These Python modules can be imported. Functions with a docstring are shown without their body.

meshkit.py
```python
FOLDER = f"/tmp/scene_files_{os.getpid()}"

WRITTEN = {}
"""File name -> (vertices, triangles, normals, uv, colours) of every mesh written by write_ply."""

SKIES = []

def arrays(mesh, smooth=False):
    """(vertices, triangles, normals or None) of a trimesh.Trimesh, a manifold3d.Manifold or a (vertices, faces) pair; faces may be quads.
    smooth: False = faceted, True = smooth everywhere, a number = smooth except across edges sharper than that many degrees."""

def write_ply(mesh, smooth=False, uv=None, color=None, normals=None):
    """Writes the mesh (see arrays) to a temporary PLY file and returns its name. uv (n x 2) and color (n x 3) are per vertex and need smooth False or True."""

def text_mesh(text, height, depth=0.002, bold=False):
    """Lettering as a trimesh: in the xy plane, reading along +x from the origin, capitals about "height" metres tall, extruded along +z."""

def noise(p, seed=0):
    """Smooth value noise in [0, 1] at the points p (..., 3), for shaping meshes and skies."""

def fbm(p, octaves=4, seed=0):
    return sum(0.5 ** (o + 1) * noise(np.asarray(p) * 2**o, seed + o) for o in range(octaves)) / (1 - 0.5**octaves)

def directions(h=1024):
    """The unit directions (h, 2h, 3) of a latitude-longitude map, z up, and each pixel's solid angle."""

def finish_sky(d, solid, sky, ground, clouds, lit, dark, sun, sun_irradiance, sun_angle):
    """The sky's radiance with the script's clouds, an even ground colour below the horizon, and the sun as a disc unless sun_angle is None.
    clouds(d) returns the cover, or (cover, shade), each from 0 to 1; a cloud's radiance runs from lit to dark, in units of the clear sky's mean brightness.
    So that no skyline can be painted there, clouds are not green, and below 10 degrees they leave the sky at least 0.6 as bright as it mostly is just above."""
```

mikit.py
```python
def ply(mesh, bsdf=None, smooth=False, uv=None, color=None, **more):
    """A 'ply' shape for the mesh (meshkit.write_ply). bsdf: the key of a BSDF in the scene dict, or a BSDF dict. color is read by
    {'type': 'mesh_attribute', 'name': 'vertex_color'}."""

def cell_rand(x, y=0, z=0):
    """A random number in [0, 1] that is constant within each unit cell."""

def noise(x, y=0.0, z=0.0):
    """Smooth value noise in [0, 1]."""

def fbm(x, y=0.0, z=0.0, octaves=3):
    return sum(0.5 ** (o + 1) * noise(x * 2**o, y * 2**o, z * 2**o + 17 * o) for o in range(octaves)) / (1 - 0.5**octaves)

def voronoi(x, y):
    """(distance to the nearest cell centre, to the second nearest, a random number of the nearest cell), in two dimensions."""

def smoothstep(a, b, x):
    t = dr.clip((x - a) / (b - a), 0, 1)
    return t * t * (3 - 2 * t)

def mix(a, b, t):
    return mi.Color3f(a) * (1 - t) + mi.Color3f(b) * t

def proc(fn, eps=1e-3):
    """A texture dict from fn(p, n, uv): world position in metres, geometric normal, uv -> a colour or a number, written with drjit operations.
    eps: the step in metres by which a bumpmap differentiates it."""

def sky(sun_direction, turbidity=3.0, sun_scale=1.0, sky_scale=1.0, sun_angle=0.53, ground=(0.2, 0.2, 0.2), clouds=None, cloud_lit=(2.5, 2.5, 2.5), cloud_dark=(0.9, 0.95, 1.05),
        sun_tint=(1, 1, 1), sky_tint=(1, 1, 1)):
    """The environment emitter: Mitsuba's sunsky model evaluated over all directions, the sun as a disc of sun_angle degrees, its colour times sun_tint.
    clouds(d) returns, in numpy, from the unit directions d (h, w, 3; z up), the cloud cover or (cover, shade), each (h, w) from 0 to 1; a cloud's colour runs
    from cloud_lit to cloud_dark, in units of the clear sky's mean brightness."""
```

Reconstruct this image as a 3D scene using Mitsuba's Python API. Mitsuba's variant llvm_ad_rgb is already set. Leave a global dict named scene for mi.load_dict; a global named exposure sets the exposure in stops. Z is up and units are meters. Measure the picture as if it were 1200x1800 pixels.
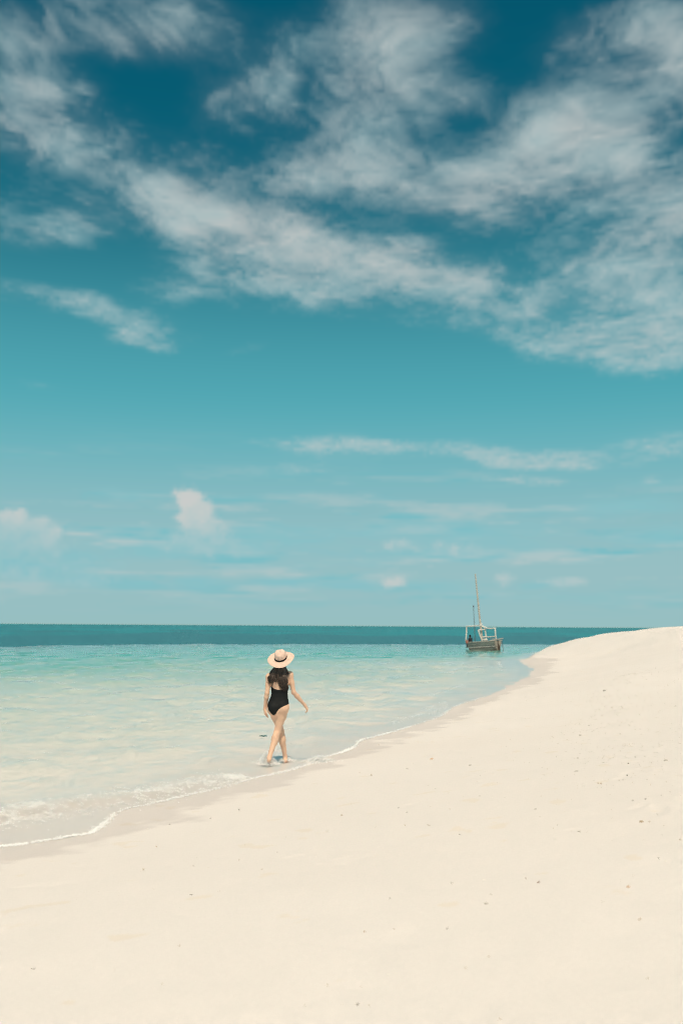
import math
import numpy as np
import trimesh
import drjit as dr
import mitsuba as mi
import mikit
import meshkit
from scipy.interpolate import RBFInterpolator
from scipy.spatial import cKDTree

T = mi.ScalarTransform4f
scene, labels = {'type': 'scene'}, {}

# ---------------------------------------------------------------- camera, sun and sky, exposure
exposure = 1.33
CAM = np.array([0.0, 0.0, 2.11])
PITCH = math.atan(200.5 / 1750.0)
scene['camera'] = {'type': 'thinlens', 'fov': 2 * math.degrees(math.atan(600 / 1750.0)), 'fov_axis': 'x',
                   'aperture_radius': 0.0105, 'focus_distance': 15.6, 'near_clip': 0.05, 'far_clip': 60000.0,
                   'to_world': T().look_at(origin=CAM.tolist(), target=(CAM + [0, math.cos(PITCH), math.sin(PITCH)]).tolist(), up=[-0.0064, 0, 1])}
SUN = np.array([0.03, -0.50, 0.86])
SUN = SUN / np.linalg.norm(SUN)

# cloud banks: azimuth and elevation of the middle, half extents (degrees), tilt, density
BANKS = [(-19.34, 31.37, 2.95, 1.97, 0, 0.42), (-18.33, 27.15, 3.61, 2.95, -10, 0.78), (-15.26, 26.15, 2.3, 1.11, 0, 0.34), (-13.58, 32.56, 3.61, 1.8, 10, 0.58), (-8.86, 32.74,
2.95, 1.64, 10, 0.6), (-5.68, 29.17, 3.28, 1.8, -15, 0.5), (-2.93, 29.41, 1.31, 1.97, 0, 0.3), (4.16, 32.66, 3.44, 1.97, 0, 0.78), (3.47, 29.98, 2.79, 2.62, 0, 0.52),
(1.05, 28.34, 1.97, 1.8, 0, 0.42), (2.95, 25.15, 2.95, 1.8, 0, 0.6), (6.73, 28.77, 2.62, 1.64, 0, 0.42), (-1.5, 24.86, 2.95, 1.48, -10, 0.45), (13.7, 26.18, 3.44, 2.46,
-10, 1.0), (10.71, 24.55, 3.61, 1.64, -15, 0.85), (7.69, 23.54, 3.61, 1.31, -10, 0.55), (15.28, 24.75, 1.97, 1.64, 0, 0.55), (18.81, 30.87, 1.97, 1.97, 0, 0.72), (19.5,
28.4, 2.3, 1.97, 0, 0.6), (15.14, 31.09, 2.95, 1.64, 0, 0.38), (-16.99, 21.94, 5.57, 1.31, -8, 0.44), (-12.26, 24.01, 3.93, 1.31, 12, 0.4), (-9.23, 22.47, 3.11, 1.7, 15,
0.95), (-5.87, 21.89, 3.93, 1.97, 18, 0.9), (-1.45, 20.79, 4.26, 1.97, 18, 0.95), (2.96, 19.72, 4.26, 1.38, 10, 0.98), (6.32, 19.18, 2.3, 0.92, 8, 0.7), (9.28, 17.53,
2.95, 0.59, 20, 0.36), (-4.47, 19.02, 5.57, 0.98, 8, 0.4), (-15.85, 17.27, 5.57, 0.85, 4, 0.56), (-12.97, 16.41, 3.61, 0.59, 4, 0.42), (-9.8, 19.09, 2.95, 0.79, -15,
0.4), (17.42, 22.52, 3.61, 1.97, -25, 0.62), (19.29, 23.03, 1.97, 1.64, 0, 0.6), (17.97, 20.12, 3.61, 1.97, -10, 0.55), (13.55, 19.9, 3.93, 1.48, -15, 0.34), (11.9,
17.71, 4.59, 1.18, 0, 0.33), (17.59, 17.77, 4.26, 1.97, 0, 0.6), (18.74, 15.56, 3.61, 1.64, 0, 0.75), (13.78, 15.9, 4.59, 1.18, 4, 0.55), (8.28, 16.47, 4.26, 0.82, 12,
0.35), (-1.35, 10.12, 3.61, 0.56, 4, 0.55), (1.97, 10.14, 3.93, 0.59, 6, 0.62), (8.22, 9.92, 3.93, 0.66, 6, 0.72), (12.38, 9.41, 3.61, 0.52, 4, 0.6), (17.66, 9.77, 2.62,
0.66, 0, 0.5), (10.46, 8.36, 3.11, 0.39, 3, 0.55), (-2.66, 8.96, 4.26, 0.46, 0, 0.35), (10.98, 21.27, 6.56, 3.28, 10, 0.18), (1.24, 25.46, 5.57, 2.62, 10, 0.24), (16.35,
28.54, 5.57, 3.28, 0, 0.14), (-9.32, 25.41, 6.23, 1.97, 10, 0.22), (-2.27, 31.34, 4.92, 2.3, 0, 0.2), (-4.47, 18.71, 8.52, 1.48, 6, 0.24), (17.31, 8.07, 0.66, 0.23, 0,
0.5), (-17.21, 12.69, 2.3, 0.33, 0, 0.22), (-5.76, 15.99, 1.64, 0.39, -10, 0.22)]
HEADS = [(-8.68, 7.05, 0.79, 0.72, 1.00, 0), (-8.25, 6.3, 1.00, 0.85, 1.00, 0.1), (-7.8, 5.3, 1.35, 0.90, 0.95, 0.35), (-8.6, 4.6, 1.90, 0.70, 0.70, 0.65), (-7, 4.4, 2.90, 0.60,
0.70, 0.8), (-18.28, 5.72, 0.79, 0.52, 0.95, 0.05), (-16.98, 5.36, 0.46, 0.66, 0.80, 0.2), (-16.35, 4.76, 0.72, 0.59, 1.00, 0), (-17.64, 4.71, 2.21, 0.99, 1.00, 0.6),
(-17.14, 3.32, 3.98, 1.06, 1.00, 0.85), (-15.03, 3.53, 2.21, 0.90, 0.68, 0.9), (-18.59, 2.67, 1.31, 0.52, 0.40, 0.4), (-15.6, 2.48, 3.10, 0.49, 0.68, 0.6), (2.97, 2.53,
0.79, 0.39, 0.70, 0.1), (9.26, 2.7, 0.72, 0.46, 0.50, 0.3), (12.42, 2.5, 1.31, 0.33, 0.60, 0.4), (3.78, 4.59, 1.48, 0.52, 0.50, 0.45), (6.22, 4.42, 1.97, 0.52, 0.45,
0.45)]
STREAKS = [ (-11.42, 2.27, 1.31, 0.26, 0.6), (-8.09, 2.34, 1.57, 0.33, 0.6), (-3.4, 2.36, 1.7, 0.33, 0.65), (0.19, 2.42, 1.8, 0.3, 0.7), (5.24, 2.31, 1.97, 0.3, 0.5), (11.0, 2.38, 
1.48, 0.26, 0.5), (-13.45, 2.39, 1.31, 0.26, 0.4), (-10.37, 4.11, 3.61, 0.46, 0.5), (0.01, 5.23, 5.25, 0.46, 0.35), (7.2, 5.56, 6.56, 0.52, 0.35), (1.66, 4.09, 4.92, 0.59, 0.35), 
(8.49, 4.58, 3.93, 0.59, 0.4), (16.66, 6.68, 3.61, 0.39, 0.5), (18.11, 4.93, 2.95, 0.52, 0.6), (-12.36, 7.27, 1.97, 0.26, 0.3), (-4.9, 4.85, 3.93, 0.72, 0.5), (12.87, 1.68, 6.56, 
0.33, 0.25) ]



def sstep(a, b, x):
    t = np.clip((x - a) / (b - a), 0, 1)
    return t * t * (3 - 2 * t)


def clouds(d):
    az = np.degrees(np.arctan2(d[..., 0], d[..., 1]))
    el = np.degrees(np.arcsin(np.clip(d[..., 2], -1, 1)))
    cover, shade = np.zeros_like(az), np.zeros_like(az)
    # a thin veil that thickens towards the horizon with the length of air looked through
    veil = 0.86 * np.exp(-(np.clip(el, 0, 90) / 18.2) ** 3.6)
    # high broken cloud: a layer overhead, so its grain shrinks towards the horizon
    k = 1.0 / (d[..., 2] + 0.10)
    P = np.stack([d[..., 0] * k, d[..., 1] * k, 0 * k], -1)
    w = np.stack([meshkit.fbm(P * 3.1, 4, 5), meshkit.fbm(P * 3.1 + 31, 4, 9), 0 * k], -1) - 0.5
    fine = meshkit.fbm(P * [12.0, 11.0, 1] + w * 2.2, 6, 21)
    wisp = meshkit.fbm(P * [31.0, 28.0, 1] + w * 5.0 + fine[..., None] * [2.5, 1.5, 0], 6, 44)
    bulk = meshkit.fbm(P * 2.2 + w * 0.8, 4, 63)
    # the banks in front of the camera, their outlines bent by the same air currents
    a2, e2 = az + w[..., 0] * 3.2 * np.clip(el / 14, 0.15, 1.4), el + w[..., 1] * 2.2 * np.clip(el / 14, 0.1, 1.4)
    m = np.zeros_like(az)
    for (a, e, ra, re, rot, s) in BANKS:
        c, sn = math.cos(math.radians(rot)), math.sin(math.radians(rot))
        x, y = (a2 - a) * math.cos(math.radians(e)), -(e2 - e)
        u, v = (x * c + y * sn) / ra, (-x * sn + y * c) / re
        m = 1 - (1 - m) * (1 - s * np.exp(-1.25 * (u * u + v * v)))
    # all round the rest of the sky: cloud of the same kind and amount
    rest = sstep(20.5, 27, np.abs(az)) + sstep(34, 42, el)
    rest = np.clip(rest, 0, 1) * sstep(8, 18, el)
    m = m * (1 - rest) + rest * np.clip((bulk - 0.42) * 3.4, 0, 0.9)
    grain = 1.05 * (fine - 0.5) + 1.05 * (wisp - 0.5)
    t = np.clip((m * 0.86 + grain * 0.98 * np.clip(m * 2.5, 0, 1) - 0.155) / 0.93, 0, 1)
    t = t ** 1.15
    high = 1 - (1 - 0.70 * t) * (1 - 0.42 * sstep(0.06, 0.95, m * (0.1 + 0.9 * fine + 0.9 * wisp)))
    hshade = np.clip(0.22 - 0.30 * (t - 0.35) + 0.5 * (bulk - 0.5) + 0.55 * (fine - 0.5), 0.0, 0.6)
    # low grey streaks far away
    Q = np.stack([az * 0.55, el * 2.6, 0 * az], -1)
    wq = meshkit.fbm(Q * 0.9, 4, 12) - 0.5
    st = meshkit.fbm(Q * [1.0, 1.2, 1] + wq[..., None] * 2.0, 5, 17)
    g = np.zeros_like(az)
    for (a, e, ra, re, s) in STREAKS:
        g = 1 - (1 - g) * (1 - s * np.exp(-((az - a) / ra) ** 2 - ((el + wq * 0.5 - e) / re) ** 2))
    g = np.clip(g * (0.55 + 1.5 * (st - 0.35)), 0, 1)
    # long thin banks all along the horizon, some lit, some grey
    B = np.stack([az * 0.16, el * 1.5, 0 * az], -1)
    bank = meshkit.fbm(B + wq[..., None] * 0.9, 5, 57)
    low = np.exp(-((el - 4.6) / 3.4) ** 2) * sstep(0.4, 1.6, el)
    bands = low * np.clip((bank - 0.44) * 3.2, 0, 0.62)
    bshade = np.clip(0.58 + 2.6 * (meshkit.fbm(B * [1.7, 1.6, 1] + 7, 4, 58) - 0.5), 0.15, 1)
    # small cumulus heads near the horizon
    R = np.stack([az * 1.25, el * 1.45, 0 * az], -1)
    wr = np.stack([meshkit.fbm(R * 0.9, 3, 81), meshkit.fbm(R * 0.9 + 9, 3, 82), 0 * az], -1) - 0.5
    cz = meshkit.fbm(R * 1.6 + wr * 1.5, 5, 33)
    q, qs, qw = np.zeros_like(az), np.zeros_like(az), 1e-4 + np.zeros_like(az)
    for (a, e, ra, re, s, sh) in HEADS:
        r2 = ((az + wr[..., 0] * 0.8 - a) / ra) ** 2 + ((el + wr[..., 1] * 0.6 - e) / re) ** 2
        b = s * np.exp(-r2)
        q = np.maximum(q, b)
        qs, qw = qs + b * sh, qw + b
    qc = sstep(0.10, 0.62, q + (cz - 0.5) * 0.75 * np.clip(q * 3, 0, 1))
    qsh = np.clip(qs / qw + 0.55 * (0.5 - cz) + 0.08, 0, 1)
    # one layer behind the other: veil, streaks, high cloud, heads
    for c, s in ((veil, 0.50 + 0.48 * sstep(3, 14, el)), (bands, bshade), (np.clip(g * 1.9, 0, 0.85), 0.74 + 0 * az), (high, hshade), (0.97 * qc * np.clip(0.72 + 0.4 * (1 - qsh), 0, 1), 0.75 * qsh)):
        shade = shade * (1 - c) * cover / np.maximum(cover * (1 - c) + c, 1e-6) + s * c / np.maximum(cover * (1 - c) + c, 1e-6)
        cover = cover * (1 - c) + c
    return cover, shade


scene['sky_light'] = mikit.sky(SUN, turbidity=2.0, sun_scale=1.0, sky_scale=0.56, clouds=clouds, sky_tint=(0.03, 0.95, 0.78), ground=(0.29, 0.42, 0.43),
                               sun_tint=(1.0, 0.985, 0.975), cloud_lit=(5.9, 6.05, 5.85), cloud_dark=(1.2, 4.95, 5.6))

# ---------------------------------------------------------------- the ground: one sand sheet, beach and sea bed
EDGE = [(-3.7, 8.85), (-3.22, 9.75), (-2.95, 9.93), (-2.69, 10.18), (-2.49, 10.51), (-2.46, 10.96), (-2.5, 11.44), (-2.44, 11.72), (-2.25, 12.02), (-1.88, 12.66), (-1.47, 13.42),
(-1.16, 14.13), (-0.8, 14.73), (-0.49, 15.46), (-0.2, 16.46), (0.12, 17.21), (0.28, 17.86), (0.38, 18.65), (0.68, 19.42), (1.18, 20.59), (1.77, 22.17), (2.28, 23.56),
(3.04, 26.74), (4.32, 30.44), (6.25, 36.72), (8.51, 45.12), (9.84, 51.27), (10.91, 59.24), (13.2, 70.34), (17.68, 88.81)]
GROUND_POINTS = [(3.164, 25.312, 0.03), (4.144, 28.079, 0.04), (5.671, 32.772, 0.045), (7.725, 38.684, 0.045), (9.988, 46.437, 0.05), (12.532, 57.024, 0.06), (14.554, 66.536, 0.09),
(5.037, 31.695, 0.022), (6.438, 36.019, 0.022), (8.667, 43.628, 0.024), (10.875, 52.9, 0.026), (12.27, 61.693, 0.022), (-6.2, 4.5, 0.0), (-8.5, -2.0, 0.0), (-10.0, -10.0,
0.0), (-3.77, 11.37, -0.02), (-3.13, 12.05, -0.02), (-2.4, 12.82, -0.03), (-1.68, 13.91, -0.02), (-4.44, 13.35, -0.13), (-5.62, 16.86, -0.20), (-10.04, 29.89, -0.30),
(-3.6, 16.23, -0.16), (-3.46, 20.78, -0.22), (-4.93, 29.44, -0.23), (-1.58, 16.93, -0.06), (-1.1, 16.74, -0.05), (-0.93, 21.35, -0.10), (0.04, 28.26, -0.13), (1.95, 33.91, -0.10), (-0.38, 18.0, -0.04), (1.06, 22.91, -0.05), (-15.9, 47.14, -0.50), (-5.36, 47.99, -0.40), (5.51, 48.31, -0.14), (3.62, 31.77, -0.05), (-35.1, 103.69, -1.5),
(-12.23, 108.93, -1.3), (4.8, 83.47, -0.60), (11.61, 78.42, -0.22), (17.2, 84.0, 0.42), (17.75, 78.0, 1.08), (18.44, 72.0, 1.6), (19.53, 66.0, 1.9), (20.48, 60.0, 2.07),
(20.0, 98.0, -0.4), (27.0, 110.0, -0.5), (45.0, 118.0, -0.5), (-40.0, 105.0, -1.9), (0.0, 118.0, -1.4), (14.0, 130.0, -1.3), (13.3, 95.0, -0.85), (-22.0, 20.0, -1.0),
(-15.0, 8.0, -0.8), (-20.0, -5.0, -1.0), (-30.0, 50.0, -1.3), (0.0, 0.0, 0.47), (2.0, 5.0, 0.62), (4.0, 10.0, 0.8), (-1.2, 9.0, 0.17), (0.3, 15.0, 0.09), (2.4, 15.0,
0.28), (5.0, 15.0, 0.62), (9.0, 16.0, 1.05), (3.0, 4.0, 0.72), (6.0, 5.0, 0.95), (10.0, 22.0, 1.0), (8.0, 30.0, 0.62), (13.0, 40.0, 0.95), (17.0, 45.0, 1.4), (22.0, 48.0,
1.8), (15.0, 30.0, 1.35), (17.0, 62.0, 0.62), (28.0, 60.0, 2.06), (40.0, 50.0, 2.05), (60.0, 80.0, 1.2), (30.0, 0.0, 1.6), (12.0, 0.0, 1.3), (0.0, -10.0, 0.9), (-5.0,
-8.0, 0.35), (30.0, -30.0, 1.4), (70.0, 30.0, 1.2), (40.0, 95.0, 0.7), (-60.0, -60.0, -1.5), (-90.0, 20.0, -1.6), (-60.0, 120.0, -1.7), (0.0, 170.0, -1.7), (60.0, 160.0,
-1.3), (120.0, 60.0, -1.3), (110.0, -40.0, -1.3), (40.0, -110.0, -1.3), (-30.0, -110.0, -1.5), (160.0, 160.0, -2.0), (-160.0, 160.0, -2.0), (-160.0, -160.0, -2.0),
(160.0, -160.0, -2.0)]
FRONT = [(-4.15, 10.75), (-3.72, 11.23), (-3.44, 11.54), (-3.09, 11.91), (-2.71, 12.27), (-2.37, 12.64), (-1.98, 13.31), (-1.66, 13.75), (-1.41, 14.27)]
GROUND_POINTS += [(19.7, 77.0, 1.45), (21.7, 73.3, 1.78), (23.4, 68.5, 1.98), (26.0, 76.0, 1.75), (30.0, 70.0, 1.95), (24.0, 85.0, 0.9), (26.0, 52.0, 1.85)]
EDGE, GROUND_POINTS, FRONT = np.array(EDGE), np.array(GROUND_POINTS), np.array(FRONT)


def resample(p, step):
    """A smooth curve through the points, with points of equal spacing."""
    from scipy.interpolate import PchipInterpolator
    s = np.r_[0, np.cumsum(np.linalg.norm(np.diff(p, axis=0), axis=1))]
    u = np.linspace(0, s[-1], max(3, int(s[-1] / step) + 1))
    return np.stack([PchipInterpolator(s, p[:, k])(u) for k in range(p.shape[1])], 1)


SHORE = resample(EDGE, 0.5)
shore_pts = np.c_[SHORE, np.zeros(len(SHORE))]
other = GROUND_POINTS
known = np.vstack([shore_pts, other])
ground_rbf = RBFInterpolator(known[:, :2] / 10.0, known[:, 2], kernel='thin_plate_spline', smoothing=2e-5)


def base_height(xy):
    return ground_rbf(np.asarray(xy, float) / 10.0)


rng = np.random.default_rng(11)
# shallow old footprints: (x, y, heading, size)
PRINTS = []
TRAIL = [(17.71, 68.32), (16.75, 64.09), (13.98, 53.78), (10.96, 37.74), (8.23, 29.35), (6.7, 25.28), (6.3, 23.19), (5.93, 22.4), (5.63, 20.55), (5.14, 19.16), (4.83, 17.45),
(4.5, 16.56), (4.3, 15.18), (3.94, 14.06), (3.68, 12.77), (3.36, 11.96), (3.17, 10.9), (2.89, 10.2), (2.84, 9.63), (2.62, 9.17)]
MARKS = [(-0.24, 11.86), (0.39, 11.04), (1.07, 10.2), (0.98, 10.2), (0.76, 10.25), (0.7, 10.22), (-2.19, 8.59), (-2.89, 8.98), (-2.38, 7.9), (-3.14, 11.48), (-0.34, 8.1), (0.02,
7.81), (0.15, 7.77), (0.03, 7.59), (0.26, 8.59), (0.14, 8.08), (-1.66, 11.61), (-1.72, 10.8), (-1.57, 12.4), (-1.96, 9.43), (-1.98, 10.15), (2.04, 8.02), (0.19, 7.98),
(1.78, 7.86), (-2.2, 7.88), (-2.24, 6.91), (6.92, 29.94), (6.95, 27.87), (2.31, 14.12), (1.58, 11.9), (1.69, 11.97)]
for i, (x, y) in enumerate(TRAIL):
    for k in range(3):
        PRINTS.append((x + rng.normal(0, 0.22), y + rng.normal(0, 0.5), 1.4 + rng.normal(0, 0.35), rng.uniform(0.9, 1.4)))
for (x, y) in MARKS:
    PRINTS.append((x, y, rng.uniform(-0.4, 0.5), rng.uniform(0.6, 1.0)))



def relief(xy, z):
    """Small unevenness of the sand: wind and foot marks above the wash, ripple marks under water that stand in for caustic light lines."""
    q = np.c_[xy, np.zeros(len(xy))]
    dry = np.clip((z - 0.03) / 0.12, 0, 1)
    wet = np.clip((-z - 0.03) / 0.15, 0, 1)
    out = dry * (0.030 * (meshkit.fbm(q * 0.7, 3, 3) - 0.5) + 0.020 * (meshkit.fbm(q * 2.9, 4, 4) - 0.5) + 0.006 * (meshkit.fbm(q * 17, 3, 8) - 0.5))
    bend = meshkit.fbm(q * 0.6, 3, 15) * 9
    amp = meshkit.fbm(q * 0.8, 3, 19)
    lad = (1 - np.abs(np.sin(xy @ [4.6, -3.4] + bend * 1.7))) * amp + (1 - np.abs(np.sin(xy @ [2.2, 6.4] + bend * 2.3 + 4 * amp))) * (1 - amp)  # crossing bed ridges, shaped to imitate the bright net of refracted sunlight
    lad2 = 1 - np.abs(np.sin(xy @ [10.5, -5.0] + bend * 3.1))
    out += wet * (0.045 * lad ** 1.5 + 0.028 * lad2 * amp + 0.05 * (meshkit.fbm(q * 0.22, 3, 23) - 0.5))
    for (x, y, h, s) in PRINTS:
        near = np.nonzero((np.abs(xy[:, 0] - x) < 0.6 * s + 0.1) & (np.abs(xy[:, 1] - y) < 0.6 * s + 0.1))[0]
        dx, dy = xy[near, 0] - x, xy[near, 1] - y
        u, v = (dx * math.cos(h) + dy * math.sin(h)) / (0.14 * s), (-dx * math.sin(h) + dy * math.cos(h)) / (0.055 * s)
        r = np.sqrt(u * u + v * v)
        out[near] += 0.28 * s * (-0.028 * np.exp(-r ** 4) + 0.010 * np.exp(-((r - 1.35) / 0.3) ** 2))
    return out


def height(xy):
    xy = np.atleast_2d(np.asarray(xy, float))
    z = base_height(xy)
    return z + relief(xy, z)


def angles():
    """Columns of a grid round the viewpoint's foot: fine over the beach in front, coarse elsewhere."""
    front = np.arange(-24.0, 24.01, 0.105)
    return np.radians(np.r_[np.arange(-180, -24.5, 3.0), front, np.arange(27, 180, 3.0)])


def rings(r0, r1, fine, coarse, split):
    a = np.exp(np.arange(np.log(r0), np.log(split), fine))
    b = np.exp(np.arange(np.log(split), np.log(r1) + coarse, coarse))
    return np.r_[a, b]


def ring_faces(n_r, n_a):
    i, j = np.meshgrid(np.arange(n_r - 1), np.arange(n_a), indexing='ij')
    j2 = (j + 1) % n_a
    return np.stack([i * n_a + j, i * n_a + j2, (i + 1) * n_a + j2, (i + 1) * n_a + j], -1).reshape(-1, 4)


AZ = angles()
rr = np.r_[0.02, 0.5, 1.2, rings(2.2, 175, 0.0046, 0.0060, 12)]
R, A = np.meshgrid(rr, AZ, indexing='ij')
xy = np.stack([R * np.sin(A), R * np.cos(A)], -1).reshape(-1, 2)
z_sand = height(xy)
sand_mesh = (np.c_[xy, z_sand], ring_faces(len(rr), len(AZ)))


def sand_color(p, n, uv):
    x, y = p.x, p.y
    grain = mikit.noise(x * 260, y * 260) * 0.5 + mikit.noise(x * 90, y * 90) * 0.5
    big = mikit.fbm(x * 0.35, y * 0.35, octaves=3)
    c = mikit.mix((0.765, 0.72, 0.685), (0.80, 0.76, 0.73), big)
    c = c * (0.955 + 0.09 * grain)
    # ochre smears of coarser shell sand
    st = mikit.fbm(x * 3.1 + 3, y * 3.6 + 8, octaves=4)
    c = mikit.mix(c, mi.Color3f(0.74, 0.63, 0.48), mikit.smoothstep(0.73, 0.80, st) * 0.26)
    # sand soaked by the last waves is darker, up to a ragged line
    w = mikit.fbm(x * 1.4, y * 1.4 + 40, octaves=4)
    wet = 1 - mikit.smoothstep(-0.012, 0.012, p.z - 0.045 - (w - 0.5) * 0.09)
    bed = 1 - mikit.smoothstep(-0.10, -0.03, p.z + (w - 0.5) * 0.06)      # clean washed sand on the bottom
    return mikit.mix(c * mikit.mix((1, 1, 1), (0.85, 0.845, 0.85), wet), mi.Color3f(0.735, 0.695, 0.665) * (0.955 + 0.09 * grain), bed)


scene['sand_skin'] = {'type': 'diffuse', 'reflectance': mikit.proc(sand_color)}
scene['sand_beach'] = mikit.ply(sand_mesh, 'sand_skin', smooth=True)
labels['sand_beach'] = {'label': 'pale cream sand beach rising from the clear shallows', 'kind': 'structure'}

# ---------------------------------------------------------------- the sea
# the drop to the deep water, as a distance from the camera's foot per direction
drop_az = np.radians([-180, -90, -45, -24, -18.8, -12, -6, 0, 4, 8, 12, 16, 24, 45, 90, 179])
drop_at = np.array([150, 120, 100, 96, 99, 107, 114, 117, 119, 122, 126, 130, 140, 160, 160, 150.0])


def drop(a):
    q = np.stack([np.sin(a), np.cos(a), 0 * a], -1)
    return np.interp(a, drop_az, drop_at) * (1 + 0.10 * (meshkit.fbm(q * 22, 5, 70) - 0.5))


def waves(xy, depth, cell, seed=5, n=60, lo=0.11, hi=4.0, slope=0.12):
    """Wind ripples: many short crests, most of them running to the shore, bent by noise; those finer than the grid are left out."""
    g = np.random.default_rng(seed)
    q = np.c_[xy, np.zeros(len(xy))]
    bend = np.stack([meshkit.fbm(q * 0.33, 3, 50), meshkit.fbm(q * 0.33, 3, 51)], -1)
    bend2 = meshkit.fbm(q * 1.3, 2, 52)
    group = [0.35 + 1.3 * meshkit.fbm(q * 0.55, 2, 53 + k) for k in range(4)]
    out, kept = np.zeros(len(xy)), np.full(len(xy), 0.02)
    for i in range(n):
        lam = lo * (hi / lo) ** ((i + g.random() * 0.8) / n)
        th = math.radians(-25) + g.normal() * 0.75
        k = 2 * math.pi / lam
        keep = np.clip((lam / cell - 2.6) / 3.0, 0, 1)
        kept += keep ** 2
        ph = k * (xy[:, 0] * math.cos(th) + xy[:, 1] * math.sin(th)) + 6.0 * bend[:, 0] * (1 + 1 / lam) + 2.5 * bend2 + g.random() * 6.28
        s = np.sin(ph)
        out += keep * group[i % 4] * (slope * 0.30 / k) * (0.5 / lam) ** 0.30 * (s + 0.35 * np.abs(s))
    return out / np.sqrt(np.maximum(kept / n, 0.12)) * np.clip((depth + 0.004) / 0.13, 0.0, 1) ** 0.8


def crest(xy):
    """The small wave that breaks along the sand spit's wash, at the left."""
    t = cKDTree(FRONT_LINE)
    d, i = t.query(xy)
    nrm = FRONT_NORMAL[i]
    s = ((xy - FRONT_LINE[i]) * nrm).sum(1)
    along = FRONT_ALONG[i]
    h = 0.055 * np.clip(1.02 - along, 0, 1) ** 0.7 * (0.65 + 0.7 * meshkit.fbm(np.c_[xy * 1.1, 0 * xy[:, :1]], 3, 90))
    return h * np.where(s > 0, np.exp(-(s / 0.38) ** 2), np.exp(-(s / 0.12) ** 2)) * (d < 1.5)


FRONT_LINE = resample(FRONT, 0.03)
tang = np.gradient(FRONT_LINE, axis=0)
tang /= np.linalg.norm(tang, axis=1, keepdims=True)
FRONT_NORMAL = np.c_[-tang[:, 1], tang[:, 0]]     # towards the sea
FRONT_ALONG = np.linspace(0, 1, len(FRONT_LINE))


def water_height(xy, cell=0.03):
    depth = -base_height(xy)
    calm = 1 - 0.65 * sstep(40, 85, np.linalg.norm(xy, axis=1))      # less wind towards the reef edge
    return waves(xy, np.maximum(depth, 0), cell) * calm + crest(xy)


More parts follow.
